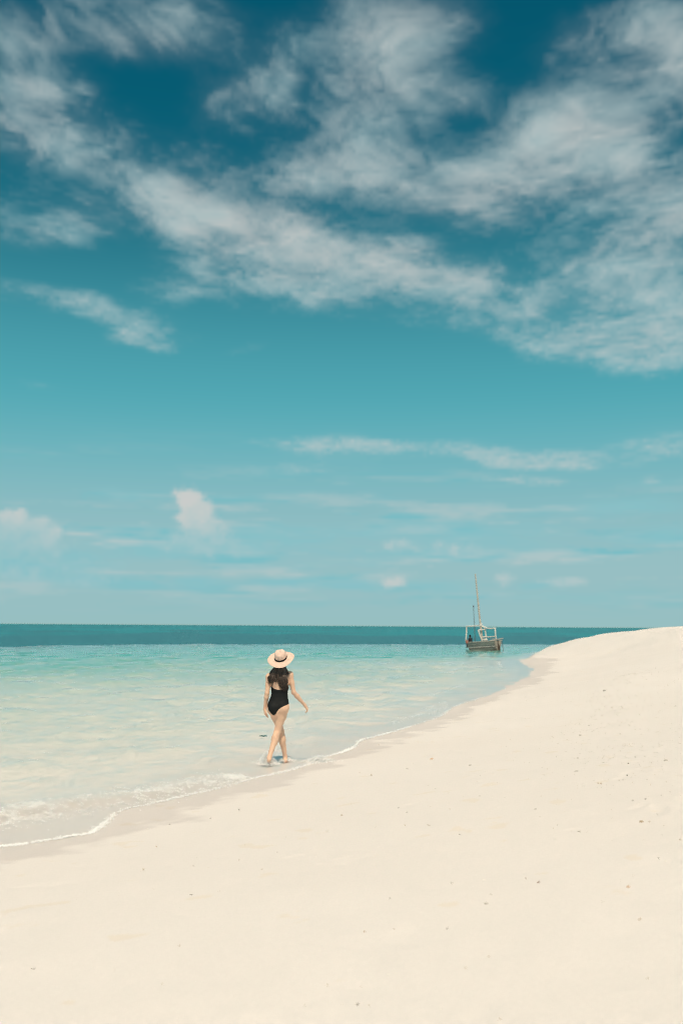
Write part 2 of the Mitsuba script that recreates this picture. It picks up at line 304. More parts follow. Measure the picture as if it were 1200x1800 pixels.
rw = rings(4.5, 97.0, 0.0027, 0.0046, 26)
Rw, Aw = np.meshgrid(rw / rw[-1], AZ, indexing='ij')
Rw = Rw * rw[-1] * (1 + (drop(AZ)[None, :] / rw[-1] - 1) * Rw ** 2)
xw = np.stack([Rw * np.sin(Aw), Rw * np.cos(Aw)], -1).reshape(-1, 2)
cell = np.maximum(np.repeat(np.gradient(rw)[:, None], len(AZ), 1).ravel(), np.repeat(np.gradient(AZ)[None, :], len(rw), 0).ravel() * Rw.ravel())
zw = water_height(xw, cell)
zw[-len(AZ):] = 0
top = np.c_[xw, zw]
nA = len(AZ)
lower = np.vstack([top[-nA:] * [1, 1, 0] - [0, 0, 4.0], top[:nA] * [1, 1, 0] - [0, 0, 4.0]])   # the body's outer wall, underside and inner wall
n0 = len(top)
idx = np.arange(nA)
nx = (idx + 1) % nA
walls = np.vstack([np.stack([a, b, c, d], -1) for a, b, c, d in (
    (n0 - nA + idx, n0 - nA + nx, n0 + nx, n0 + idx), (n0 + idx, n0 + nx, n0 + nA + nx, n0 + nA + idx), (n0 + nA + idx, n0 + nA + nx, nx, idx))])
faces_top = ring_faces(len(rw), nA)
film = zw - height(xw)                      # the sheet ends where it is thinner than a couple of millimetres
faces_top = faces_top[(film[faces_top] > 0.0022 + 0.00022 * Rw.ravel()[faces_top]).any(1) | (film[faces_top] < -0.15).all(1)]
water_mesh = (np.vstack([top, lower]), np.vstack([faces_top, walls]))
scene['water_body'] = {'type': 'homogeneous', 'sigma_t': 0.075, 'albedo': {'type': 'rgb', 'value': [0.13, 0.59, 0.53]}}
scene['water_skin'] = {'type': 'thindielectric', 'int_ior': 1.032}
scene['shallow_water'] = mikit.ply(water_mesh, 'water_skin', smooth=60, interior={'type': 'ref', 'id': 'water_body'})
labels['shallow_water'] = {'label': 'clear turquoise shallow sea water with small ripples over sand', 'kind': 'structure'}

rd = np.r_[1.0, 1.0, np.exp(np.arange(0.004, 1.4, 0.014)), np.exp(np.linspace(1.42, 6.0, 50))]
Rd, Ad = np.meshgrid(rd, AZ, indexing='ij')
Rd = Rd * (drop(AZ)[None, :] + 0.02)
xd = np.stack([Rd * np.sin(Ad), Rd * np.cos(Ad)], -1).reshape(-1, 2)
zd = waves(xd, 3.0 + 0 * xd[:, 0], np.maximum(Rd.ravel() * 0.006, 0.25), seed=8, n=30, lo=1.5, hi=14, slope=0.03) * np.repeat(np.clip((2.4 - rd) / 1.0, 0, 1) * (rd > 1), nA)
zd[:nA] = -4.0
zd[nA:2 * nA] = -0.004


def deep_color(p, n, uv):
    # weed beds on the bottom show as dark patches, bare sand between them as lighter teal
    r = dr.sqrt(p.x * p.x + p.y * p.y)
    a = mikit.fbm(p.x * 0.035, p.y * 0.010, octaves=4)
    b = mikit.fbm(p.x * 0.11 + 9, p.y * 0.03, octaves=3)
    bed = mikit.smoothstep(0.36, 0.62, a * 0.7 + b * 0.3 + 0.22 * (1 - mikit.smoothstep(130, 240, r)) - 0.06)
    return mikit.mix((0.017, 0.178, 0.212), (0.024, 0.132, 0.168), bed)


scene['deep_skin'] = {'type': 'principled', 'base_color': mikit.proc(deep_color), 'roughness': 0.42, 'specular': 0.25}
scene['deep_water'] = mikit.ply((np.c_[xd, zd], ring_faces(len(rd), nA)), 'deep_skin', smooth=40)
labels['deep_water'] = {'label': 'deep blue teal sea reaching to the horizon', 'kind': 'structure'}

# ---------------------------------------------------------------- smooth bodies from distance fields
def cone(p, a, b, ra, rb):
    a, b = np.asarray(a, float), np.asarray(b, float)
    ab = b - a
    t = np.clip((p - a) @ ab / (ab @ ab), 0, 1)
    return np.linalg.norm(p - a - t[:, None] * ab, axis=1) - (ra + (rb - ra) * t)


def ell(p, c, r, rot=None):
    q = p - np.asarray(c, float)
    if rot is not None:
        q = q @ rot
    r = np.asarray(r, float)
    k0 = np.linalg.norm(q / r, axis=1)
    return k0 * (k0 - 1) / np.maximum(np.linalg.norm(q / r ** 2, axis=1), 1e-9)


def smin(a, b, k):
    h = np.clip(0.5 + 0.5 * (b - a) / k, 0, 1)
    return b + (a - b) * h - k * h * (1 - h)


def smax(a, b, k):
    return -smin(-a, -b, k)


def chain(p, pts, radii, k=0.01):
    out = None
    for i in range(len(pts) - 1):
        d = cone(p, pts[i], pts[i + 1], radii[i], radii[i + 1])
        out = d if out is None else smin(out, d, k)
    return out


TETS = np.array([[0, 5, 1, 6], [0, 1, 2, 6], [0, 2, 3, 6], [0, 3, 7, 6], [0, 7, 4, 6], [0, 4, 5, 6]])
CORNER = np.array([[0, 0, 0], [1, 0, 0], [1, 1, 0], [0, 1, 0], [0, 0, 1], [1, 0, 1], [1, 1, 1], [0, 1, 1]])


def mesh_field(f, lo, hi, h, smooth=6, n=8):
    """The zero surface of f as a mesh: marching tetrahedra in the blocks that the surface passes through."""
    lo, hi = np.asarray(lo, float), np.asarray(hi, float)
    s = n * h
    cnt = np.ceil((hi - lo) / s).astype(int)
    blocks = np.stack(np.meshgrid(*[np.arange(c) for c in cnt], indexing='ij'), -1).reshape(-1, 3)
    centre = lo + (blocks + 0.5) * s
    blocks = blocks[np.abs(f(centre)) < 1.15 * s]
    g = np.arange(n + 1)
    local = np.stack(np.meshgrid(g, g, g, indexing='ij'), -1).reshape(-1, 3)
    tris = []
    for part in np.array_split(blocks, max(1, len(blocks) // 1500)):
        I = part[:, None, :] * n + local[None]
        P = lo + I * h
        V = f(P.reshape(-1, 3)).reshape(len(part), -1)
        c0 = np.stack(np.meshgrid(np.arange(n), np.arange(n), np.arange(n), indexing='ij'), -1).reshape(-1, 3)
        ci = c0[:, None, :] + CORNER[None]
        ci = (ci[..., 0] * (n + 1) + ci[..., 1]) * (n + 1) + ci[..., 2]
        VC = V[:, ci]
        on = (VC.min(-1) < 0) & (VC.max(-1) >= 0)
        b, c = np.nonzero(on)
        vc = V[b[:, None], ci[c]]
        pc = P[b[:, None], ci[c]]
        for t in TETS:
            v, p = vc[:, t], pc[:, t]
            inside = v < 0
            k = inside.sum(1)

            def edge(sel, i, j):
                r = np.arange(len(sel))
                va, vb = v[sel][r, i], v[sel][r, j]
                w = (va / (va - vb))[:, None]
                return p[sel][r, i] * (1 - w) + p[sel][r, j] * w
            order = np.argsort(~inside, axis=1, kind='stable')
            for kk in (1, 2, 3):
                sel = np.nonzero(k == kk)[0]
                if not len(sel):
                    continue
                o = order[sel]
                if kk == 1:
                    q = [[edge(sel, o[:, 0], o[:, j]) for j in (1, 2, 3)]]
                elif kk == 3:
                    q = [[edge(sel, o[:, j], o[:, 3]) for j in (0, 1, 2)]]
                else:
                    e02, e03, e12, e13 = (edge(sel, o[:, i], o[:, j]) for i, j in ((0, 2), (0, 3), (1, 2), (1, 3)))
                    q = [[e02, e03, e13], [e02, e13, e12]]
                r = np.arange(len(sel))
                away = p[sel][r, o[:, 3]] - p[sel][r, o[:, 0]]
                for tri in q:
                    tri = np.stack(tri, 1)
                    nn = np.cross(tri[:, 1] - tri[:, 0], tri[:, 2] - tri[:, 0])
                    flip = (nn * away).sum(1) < 0
                    tri[flip] = tri[flip][:, ::-1]
                    tris.append(tri)
    tri = np.concatenate(tris).reshape(-1, 3)
    key = np.round((tri - lo) / (h * 0.02)).astype(np.int64)
    _, first, inv = np.unique(key[:, 0] * 4000000000 + key[:, 1] * 60000 + key[:, 2] if False else (key[:, 0] << 42) + (key[:, 1] << 21) + key[:, 2], return_index=True, return_inverse=True)
    m = trimesh.Trimesh(tri[first], inv.reshape(-1, 3), process=False)
    m.update_faces(m.nondegenerate_faces())
    m.remove_unreferenced_vertices()
    if smooth:
        trimesh.smoothing.filter_taubin(m, lamb=0.5, nu=0.53, iterations=smooth)
    return m


def put(key, mesh, bsdf, smooth=True, at=None, **text):
    """One entry of the scene; its label, category, group and kind follow as keywords."""
    scene[key] = mikit.ply(mesh, bsdf, smooth=smooth, **({'to_world': at} if at is not None else {}))
    if text:
        labels[key] = text


# ---------------------------------------------------------------- the walking woman
WOMAN = np.array([-0.95, 15.75, 0.0])     # the body's own frame: x to the right, y the way she walks, z up


def near_box(p, lo, hi, f, far=1.0):
    out = np.full(len(p), far)
    c = (np.asarray(lo) + np.asarray(hi)) / 2
    e = (np.asarray(hi) - np.asarray(lo)) / 2
    d = np.linalg.norm(np.maximum(np.abs(p - c) - e, 0), axis=1)
    on = d < 0.09
    out[on] = f(p[on])
    out[~on] = d[~on] + 0.02
    return out


SECTIONS = np.array([  # z, centre x, centre y, half width, half depth
    [0.70, -0.045, -0.005, 0.070, 0.085], [0.78, -0.028, -0.005, 0.150, 0.108], [0.86, -0.018, -0.004, 0.164, 0.112], [0.93, -0.010, 0.004, 0.150, 0.100], [1.00, -0.002, 0.012, 0.128, 0.086],
    [1.06, 0.002, 0.016, 0.119, 0.080], [1.13, 0.004, 0.014, 0.129, 0.088], [1.20, 0.002, 0.008, 0.140, 0.096], [1.27, 0.000, 0.000, 0.146, 0.094], [1.33, 0.000, -0.006, 0.128, 0.074], [1.385, 0.000, -0.008, 0.062, 0.056]])


def torso(p):
    z = p[:, 2]
    cx, cy, rx, ry = (np.interp(z, SECTIONS[:, 0], SECTIONS[:, k]) for k in (1, 2, 3, 4))
    u, v = (p[:, 0] - cx) / rx, (p[:, 1] - cy) / ry
    r = (np.abs(u) ** 2.3 + np.abs(v) ** 2.3) ** (1 / 2.3)
    d = (r - 1) * np.minimum(rx, ry)
    d = smax(d, np.maximum(0.70 - z, z - 1.40), 0.03)
    for s, (x, y, zz) in ((1, (0.066, -0.062, 0.832)), (-1, (-0.092, -0.055, 0.822))):     # buttocks
        d = smin(d, ell(p, (x, y, zz), (0.088, 0.084, 0.096)), 0.035)
    for s in (1, -1):
        d = smin(d, ell(p, (s * 0.068, 0.075, 1.215), (0.058, 0.052, 0.060)), 0.03)          # chest
        d = smin(d, ell(p, (s * 0.078, -0.070, 1.255), (0.050, 0.026, 0.075)), 0.03)         # shoulder blades
        d = smin(d, cone(p, (s * 0.045, -0.008, 1.375), (s * 0.158, -0.004, 1.335 + 0.012 * s), 0.040, 0.040), 0.03)
    d = smax(d, -(cone(p, (0.0, -0.125, 1.25), (-0.008, -0.105, 1.02), 0.020, 0.014)), 0.03)   # furrow of the spine
    return d


def head(p):
    c, s = math.cos(math.radians(12)), math.sin(math.radians(12))
    q = p - np.array([0.008, 0.005, 1.562])
    q = np.stack([q[:, 0], q[:, 1] * c + q[:, 2] * s, -q[:, 1] * s + q[:, 2] * c], 1)
    d = ell(q, (0, -0.012, 0.028), (0.074, 0.092, 0.088))
    d = smin(d, ell(q, (0, 0.032, -0.038), (0.056, 0.058, 0.070)), 0.03)
    d = smin(d, ell(q, (0, 0.066, -0.092), (0.022, 0.018, 0.016)), 0.02)                      # chin
    d = smin(d, cone(q, (0, 0.084, -0.002), (0, 0.104, -0.036), 0.008, 0.012), 0.012)         # nose
    d = smin(d, ell(q, (0, 0.086, -0.064), (0.022, 0.011, 0.009)), 0.008)                     # lips
    for sx in (1, -1):
        d = smax(d, -ell(q, (sx * 0.031, 0.094, 0.004), (0.016, 0.014, 0.010)), 0.012)        # eye sockets
        d = smin(d, ell(q, (sx * 0.031, 0.072, 0.003), (0.012, 0.012, 0.012)), 0.003)         # eyeballs
        d = smin(d, cone(q, (sx * 0.016, 0.084, 0.018), (sx * 0.046, 0.072, 0.020), 0.007, 0.006), 0.010)
        d = smin(d, ell(q, (sx * 0.077, -0.008, -0.008), (0.010, 0.018, 0.031)), 0.006)       # ears
    n = cone(p, (0, -0.012, 1.345), (0.006, -0.002, 1.52), 0.050, 0.048)
    return smin(d, n, 0.035)


def hand(p, wrist, along, palm_normal, thumb_side, curl):
    """Palm, four fingers of unequal length that bend in three joints, and a thumb from the side of the palm."""
    a = np.asarray(along, float) / np.linalg.norm(along)
    nrm = np.asarray(palm_normal, float)
    nrm = nrm - a * (nrm @ a)
    nrm /= np.linalg.norm(nrm)
    side = np.cross(a, nrm) * thumb_side
    w = np.asarray(wrist, float)
    P = lambda x, y, z: w + a * x + side * y + nrm * z      # noqa: E731
    d = smin(cone(p, P(0.0, 0.0, 0), P(0.07, 0.020, 0), 0.022, 0.017), cone(p, P(0.0, -0.004, 0), P(0.068, -0.022, 0), 0.021, 0.015), 0.014)
    d = smin(d, cone(p, P(0.066, 0.026, 0), P(0.064, -0.028, 0), 0.0125, 0.0115), 0.010)
    for k, (y, length) in enumerate(((0.029, 0.070), (0.010, 0.078), (-0.010, 0.072), (-0.029, 0.057))):
        pts, ang, at_ = [P(0.070, y, 0)], 0.0, P(0.070, y, 0)
        for seg, share in enumerate((0.46, 0.30, 0.24)):
            ang += curl * (0.8, 1.05, 0.8)[seg] * (1 + 0.10 * k)
            at_ = at_ + length * share * (a * math.cos(ang) + nrm * math.sin(ang) + side * 0.05 * (1.5 - k))
            pts.append(at_)
        d = smin(d, chain(p, pts, (0.0088, 0.0082, 0.0074, 0.0066), 0.003), 0.005)
    th = [P(0.016, 0.020, 0.004), P(0.044, 0.046, 0.012), P(0.068, 0.052, 0.020), P(0.088, 0.048, 0.026)]
    return smin(d, chain(p, th, (0.015, 0.0105, 0.0092, 0.0075), 0.004), 0.009)


def arm(p, sh, el, wr, along, palm, thumb, curl):
    sh, el, wr = (np.asarray(v, float) for v in (sh, el, wr))
    d = ell(p, sh, (0.048, 0.050, 0.054))
    m1 = sh + (el - sh) * 0.45
    d = smin(d, chain(p, [sh, m1, el], (0.045, 0.041, 0.034), 0.02), 0.03)
    m2 = el + (wr - el) * 0.28
    d = smin(d, chain(p, [el, m2, wr], (0.033, 0.036, 0.0225), 0.02), 0.02)
    a = np.asarray(along, float) / np.linalg.norm(along)
    reach = np.linalg.norm(p - (wr + a * 0.07), axis=1)
    on = reach < 0.30
    if on.any():
        d[on] = smin(d[on], hand(p[on], wr, along, palm, thumb, curl), 0.016)
    return d


def leg(p, hip, kn, an, toe, front, heel_up):
    hip, kn, an, toe = (np.asarray(v, float) for v in (hip, kn, an, toe))
    th = hip + (kn - hip) * 0.35
    d = chain(p, [hip, th, kn], (0.086, 0.076, 0.0505), 0.04)
    cf = kn + (an - kn) * 0.30 + np.array([0.0, -0.012, 0.0])
    d = smin(d, chain(p, [kn, cf, an], (0.0505, 0.051, 0.0315), 0.03), 0.03)
    d = smin(d, ell(p, cf + [0, -0.010, 0.0], (0.046, 0.046, 0.10)), 0.03)
    heel = an + np.array([0, -0.030, -0.052]) if not heel_up else an + np.array([0.0, -0.050, -0.030])
    ball = toe + (an - toe) * 0.32 + np.array([0, 0, -0.018 if not heel_up else -0.030])
    foot = smin(cone(p, heel, an, 0.030, 0.031), cone(p, heel, ball, 0.028, 0.026), 0.02)
    foot = smin(foot, cone(p, an + [0, 0.01, -0.01], ball + [0, 0, 0.01], 0.030, 0.024), 0.02)
    for k, (dx, l, r) in enumerate(((-front * 0.026, 0.062, 0.0125), (-front * 0.009, 0.060, 0.009), (front * 0.005, 0.055, 0.0085), (front * 0.018, 0.048, 0.008), (front * 0.030, 0.039, 0.0075))):
        b = ball + np.array([dx, -0.004 * k, -0.008])
        foot = smin(foot, cone(p, b, b + np.array([dx * 0.25, l, -0.006]), r * 1.15, r), 0.008)
    return smin(d, foot, 0.02)


def trunk(p):
    d = near_box(p, (-0.21, -0.16, 0.68), (0.21, 0.16, 1.42), torso)
    d = smin(d, near_box(p, (-0.1, -0.12, 1.33), (0.11, 0.15, 1.68), head), 0.02)
    d = smin(d, near_box(p, (-0.19, -0.32, -0.06), (0.16, 0.09, 0.95), lambda q: leg(q, (0.066, -0.014, 0.845), (-0.022, -0.015, 0.478), (-0.126, -0.235, 0.110), (-0.150, -0.090, 0.004), 1, True)), 0.028)
    d = smin(d, near_box(p, (-0.19, -0.1, -0.08), (0.15, 0.38, 0.95), lambda q: leg(q, (-0.088, 0.012, 0.840), (0.022, 0.125, 0.462), (0.094, 0.190, 0.062), (0.108, 0.345, -0.028), -1, False)), 0.020)
    return d


def body(p):
    d = trunk(p)
    d = smin(d, near_box(p, (-0.30, -0.14, 0.58), (-0.11, 0.18, 1.37), lambda q: arm(q, (-0.166, -0.004, 1.312), (-0.190, -0.035, 1.065), (-0.226, 0.025, 0.815), (0.10, 0.10, -1.0), (0.9, 0.1, 0.2), 1, 0.32)), 0.022)
    d = smin(d, near_box(p, (0.11, -0.06, 0.64), (0.56, 0.28, 1.40), lambda q: arm(q, (0.164, -0.004, 1.346), (0.222, 0.010, 1.075), (0.398, 0.120, 0.866), (0.50, 0.22, -0.78), (-0.6, 0.1, -0.55), 1, 0.62)), 0.022)
    return d


def suit(p):
    b = trunk(p) - 0.0045
    x, y, z = p.T
    back = y < 0.0
    low_back = np.interp(x, [-0.20, -0.185, -0.155, -0.115, -0.085, -0.060, -0.040, -0.025, 0.0, 0.04, 0.10, 0.165, 0.20], [0.92, 0.885, 0.805, 0.757, 0.730, 0.732, 0.758, 0.790, 0.822, 0.852, 0.880, 0.905, 0.91])
    low_front = np.interp(x, [-0.20, -0.16, -0.08, -0.035, 0.0, 0.05, 0.15, 0.20], [0.93, 0.90, 0.80, 0.725, 0.725, 0.79, 0.90, 0.93])
    t = sstep(-0.03, 0.03, y)
    low = low_back * (1 - t) + low_front * t
    top_back = 1.118 + 2.4 * (x - 0.005) ** 2
    top_front = 1.215 + 0.30 * np.abs(x)
    t2 = sstep(-0.05, 0.06, y)
    top = top_back * (1 - t2) + top_front * t2
    band = np.maximum((low - z) * 0.75, z - top)
    strap = 1e3 + 0 * x
    for s in (-1, 1):
        sx = s * (0.118 - 0.020 * np.clip((z - 1.12) / 0.24, 0, 1)) + 0.004
        strap = np.minimum(strap, np.maximum(np.abs(x - sx) - 0.0075, np.maximum(1.10 - z, -0.002 + 0 * z)))
    strap = np.maximum(strap, z - 1.45)
    s_d = np.maximum(trunk(p) - 0.0055, strap)
    return np.minimum(smax(b, band, 0.004), s_d)


body_mesh = mesh_field(body, (-0.34, -0.38, -0.12), (0.60, 0.46, 1.72), 0.0072, smooth=5)
suit_mesh = mesh_field(suit, (-0.22, -0.20, 0.68), (0.22, 0.18, 1.42), 0.0062, smooth=3)


def skin_color(p, n, uv):
    f = mikit.fbm(p.x * 22, p.y * 22, p.z * 22, octaves=3)
    return mikit.mix((0.71, 0.46, 0.325), (0.75, 0.50, 0.36), f)


def hat_color(p, n, uv):
    r = dr.sqrt(dr.square(uv.x - 0.5) + dr.square(uv.y - 0.5))
    ring = 0.5 + 0.5 * dr.sin(r * 620)
    rad = 0.5 + 0.5 * dr.sin(dr.atan2(uv.y - 0.5, uv.x - 0.5) * 150)
    return mikit.mix((0.71, 0.515, 0.425), (0.78, 0.585, 0.49), 0.35 * ring + 0.25 * rad + 0.4 * mikit.noise(p.x * 60, p.y * 60, p.z * 60))


scene['skin'] = {'type': 'principled', 'base_color': mikit.proc(skin_color), 'roughness': 0.48, 'specular': 0.35}
scene['black_fabric'] = {'type': 'twosided', 'b': {'type': 'principled', 'base_color': {'type': 'rgb', 'value': [0.008, 0.010, 0.011]}, 'roughness': 0.7, 'specular': 0.2, 'sheen': 0.12}}
scene['hair_skin'] = {'type': 'twosided', 'b': {'type': 'principled', 'base_color': mikit.proc(lambda p, n, uv: mikit.mix((0.012, 0.008, 0.006), (0.13, 0.085, 0.062), mikit.noise(p.x * 130, p.y * 130, p.z * 12) ** 2)), 'roughness': 0.40, 'specular': 0.5}}
scene['straw'] = {'type': 'twosided', 'b': {'type': 'principled', 'base_color': mikit.proc(hat_color), 'roughness': 0.75, 'specular': 0.2}}
at_woman = T().translate(WOMAN.tolist())
put('person__body', body_mesh, 'skin', at=at_woman)
labels['person'] = {'label': 'woman in black swimsuit and wide brimmed hat walking away through the shallow wash', 'category': 'person'}
put('person__swimsuit', suit_mesh, 'black_fabric', smooth=40, at=at_woman, label='black low backed one piece swimsuit')


# hair: a body of hair on the head, neck and back, and locks that fall in waves
def back_of(x, z):
    """How far out the back reaches at (x, z)."""
    ys = np.linspace(-0.30, 0.0, 61)
    g = np.stack([np.repeat(x, 61), np.tile(ys, len(x)), np.repeat(z, 61)], 1)
    v = body(g).reshape(len(x), 61)
    hit = np.argmax(v < 0.004, axis=1)
    return np.where((v < 0.004).any(1), ys[hit], -0.03)


def ribbon(path, width, thick, twist):
    """A flat lock with rounded section along a path."""
    n, k = len(path), 6
    t = np.gradient(path, axis=0)
    t /= np.linalg.norm(t, axis=1, keepdims=True)
    sx = np.cross(t, [0, 1, 0])
    sx /= np.linalg.norm(sx, axis=1, keepdims=True)
    sy = np.cross(t, sx)
    a = np.arange(k) / k * 2 * np.pi
    c, s = np.cos(twist)[:, None, None], np.sin(twist)[:, None, None]
    u, v = np.cos(a)[None, :, None] * width[:, None, None], np.sin(a)[None, :, None] * thick[:, None, None]
    ring = path[:, None] + (u * c - v * s) * sx[:, None] + (u * s + v * c) * sy[:, None]
    i, j = np.meshgrid(np.arange(n - 1), np.arange(k), indexing='ij')
    f = np.stack([i * k + j, i * k + (j + 1) % k, (i + 1) * k + (j + 1) % k, (i + 1) * k + j], -1).reshape(-1, 4)
    f = np.vstack([f[:, [0, 1, 2]], f[:, [0, 2, 3]]])
    return ring.reshape(-1, 3), f


g = np.random.default_rng(4)
locks, at_v = [], 0
N_LOCK = 330
starts = g.uniform(-1, 1, N_LOCK)
u = np.linspace(0, 1, 30)
paths, ends = [], []
for i in range(N_LOCK):
    s = starts[i]
    x0, z0 = 0.012 + 0.080 * s, 1.545 - 0.02 * g.random() - 0.03 * s * s
    xm = -0.010 + 0.140 * s + 0.010 * g.normal()
    # the fall: longest right of the middle, a shorter bundle at the left, little at the far right
    if s < -0.35:
        xe, ze = -0.132 + 0.09 * (s + 0.7) + 0.016 * g.normal(), g.uniform(1.20, 1.32) + 0.03 * (s + 0.35)
    elif s < 0.0:
        xe, ze = -0.010 + 0.22 * (s + 0.1) + 0.022 * g.normal(), g.uniform(1.20, 1.33) + 0.0 * s
    else:
        xe, ze = 0.070 + 0.060 * (s - 0.5) + 0.022 * g.normal(), 1.085 + 0.16 * g.random() ** 1.3 + 0.05 * abs(s - 0.4)
    px_ = x0 + (xm - x0) * sstep(0, 0.48, u) + (xe - xm) * sstep(0.40, 1.0, u)
    pz_ = z0 + (1.36 - z0) * np.minimum(u / 0.45, 1) + (ze - 1.36) * np.clip((u - 0.45) / 0.55, 0, 1)
    wav = (0.010 + 0.012 * g.random()) * sstep(0.25, 0.8, u)
    ph, fr = s * 5 + 0.9 * g.normal(), g.uniform(9, 13)
    px_ = px_ + wav * np.sin(fr * u + ph)
    paths.append((px_, pz_, wav * np.cos(fr * u + ph), g.random()))
allx, allz = np.concatenate([p[0] for p in paths]), np.concatenate([p[1] for p in paths])
ally = back_of(allx, allz).reshape(N_LOCK, -1)
for i, (px_, pz_, wy, r) in enumerate(paths):
    y = np.minimum.accumulate(ally[i][:13])
    y = np.r_[y, ally[i][13:]]
    y = np.convolve(np.r_[np.repeat(y[0], 4), y, np.repeat(y[-1], 4)], np.ones(9) / 9, 'valid')
    lift = 0.006 + 0.020 * r * (1 - 0.5 * u) + 0.012 * np.sin(u * 3.1)
    path = np.stack([px_, np.minimum(y, ally[i]) - lift + 0.4 * wy, pz_], 1)
    wd = g.uniform(0.0035, 0.0085) * (0.35 + 0.65 * np.sin(np.clip(u * 1.15 + 0.1, 0, 1) * 2.4)) * (1 - u ** 5) + 0.0006
    v, f = ribbon(path, wd, wd * 0.42 + 0.0004, np.cumsum(g.normal(0, 0.16, 30)) + g.normal() * 0.5)
    locks.append((v, f + at_v))
    at_v += len(v)


def hair_mass(p):
    d = ell(p, (0.010, -0.020, 1.578), (0.084, 0.090, 0.090))
    d = smin(d, cone(p, (-0.03, -0.060, 1.50), (-0.075, -0.072, 1.375), 0.052, 0.038), 0.03)
    d = smin(d, cone(p, (0.04, -0.060, 1.50), (0.085, -0.070, 1.375), 0.052, 0.034), 0.03)
    d = smin(d, cone(p, (0.05, -0.082, 1.36), (0.072, -0.108, 1.20), 0.034, 0.016), 0.03)
    d = smin(d, cone(p, (-0.02, -0.080, 1.37), (0.02, -0.108, 1.26), 0.036, 0.016), 0.03)
    return smin(d, cone(p, (-0.085, -0.068, 1.36), (-0.118, -0.090, 1.27), 0.030, 0.012), 0.03)


mass = mesh_field(hair_mass, (-0.22, -0.22, 1.12), (0.22, 0.10, 1.70), 0.009, smooth=4)
hair_mesh = trimesh.util.concatenate([mass, trimesh.Trimesh(np.vstack([v for v, _ in locks]), np.vstack([f for _, f in locks]), process=False)])
put('person__hair', hair_mesh, 'hair_skin', at=at_woman, label='long dark brown wavy hair down the back')

# the hat, tilted back and a little to the left
roll, tilt = math.radians(8), math.radians(37)
nz = np.array([-math.sin(roll), -math.sin(tilt), math.cos(tilt)])
nz /= np.linalg.norm(nz)
nx_ = np.cross([0, 1.0, 0.2], nz)
nx_ /= np.linalg.norm(nx_)
HAT = np.eye(4)
HAT[:3, 0], HAT[:3, 1], HAT[:3, 2], HAT[:3, 3] = nx_, np.cross(nz, nx_), nz, WOMAN + [0.018, -0.050, 1.606]
at_hat = T(HAT.tolist())


def lathe(profile, n=96, wave=None):
    profile = np.asarray(profile, float)
    a = np.arange(n) / n * 2 * np.pi
    v = np.stack([profile[:, None, 0] * np.cos(a), profile[:, None, 0] * np.sin(a), profile[:, None, 1] + 0 * a], -1)
    if wave is not None:
        v = wave(v, a)
    i, j = np.meshgrid(np.arange(len(profile) - 1), np.arange(n), indexing='ij')
    f = np.stack([i * n + j, i * n + (j + 1) % n, (i + 1) * n + (j + 1) % n, (i + 1) * n + j], -1).reshape(-1, 4)
    v = v.reshape(-1, 3)
    return v, np.vstack([f[:, [0, 1, 2]], f[:, [0, 2, 3]]])


def brim_wave(v, a):
    r = np.hypot(v[..., 0], v[..., 1])
    t = np.clip((r - 0.095) / 0.11, 0, 1)
    v[..., 2] += t * (0.016 * np.cos(2 * a + 0.5) + 0.006 * np.cos(3 * a + 1.0) - 0.016 * t)
    v[..., :2] *= (1 + 0.03 * t * np.cos(2 * a))[..., None]
    return v


def crown_dent(v, a):
    z = v[..., 2]
    v[..., 2] -= 0.012 * np.exp(-(v[..., 0] / 0.03) ** 2) * np.clip((z - 0.09) / 0.02, 0, 1)
    v[..., 1] *= 1.06
    return v


brim = [(0.095, 0.0015), (0.12, 0.001), (0.15, 0.001), (0.18, 0.001), (0.203, 0.001), (0.2055, -0.001), (0.203, -0.003), (0.18, -0.003), (0.15, -0.003), (0.12, -0.003), (0.092, -0.003), (0.0, -0.004)]
crown = [(0.096, -0.002), (0.096, 0.012), (0.0945, 0.035), (0.0925, 0.058), (0.0895, 0.080), (0.083, 0.104), (0.070, 0.120), (0.052, 0.129), (0.030, 0.133), (0.0, 0.134)]
band = [(0.0965, 0.003), (0.0985, 0.004), (0.0978, 0.018), (0.0972, 0.032), (0.0955, 0.033)]
for key, prof, wave, m in (('brim', brim, brim_wave, 'straw'), ('crown', crown, crown_dent, 'straw'), ('ribbon', band, lambda v, a: crown_dent(v, a), 'black_fabric')):
    v, f = lathe(prof, wave=wave)
    if key == 'ribbon':
        scene['person__hat__ribbon'] = mikit.ply((v, f), m, smooth=True, to_world=at_hat)
    else:
        scene['person__hat__' + key] = mikit.ply((v, f), m, smooth=True, uv=v[:, :2] / 0.5 + 0.5, to_world=at_hat)
labels['person__hat'] = {'label': 'wide brimmed beige straw hat with black ribbon'}
labels['person__hat__ribbon'] = {'label': 'black ribbon round the hat crown'}

# ---------------------------------------------------------------- the small wooden sailing boat
BOAT = np.array([13.12, 92.9, 0.0])
BOAT_YAW = math.radians(53)
HEADING = np.array([-math.cos(BOAT_YAW), math.sin(BOAT_YAW), 0])     # bow to the left and away
PORT = np.array([-HEADING[1], HEADING[0], 0])
trim = math.radians(3.6)                                              # down by the bow
fwd = HEADING * math.cos(trim) - np.array([0, 0, math.sin(trim)])
upb = np.cross(fwd, PORT)
BM = np.eye(4)
BM[:3, 0], BM[:3, 1], BM[:3, 2], BM[:3, 3] = fwd, PORT, upb, BOAT + [0.0, 0, 0.10]
at_boat = T(BM.tolist())                                              # u towards the bow, v to port, w up
L2 = 1.95


def half_beam(u):
    t = (u + L2) / (2 * L2)
    return 0.56 * np.clip(1 - np.clip((t - 0.35) / 0.65, 0, 1) ** 3.2, 0, 1) ** 0.62 * (0.80 + 0.20 * np.clip(t / 0.35, 0, 1))


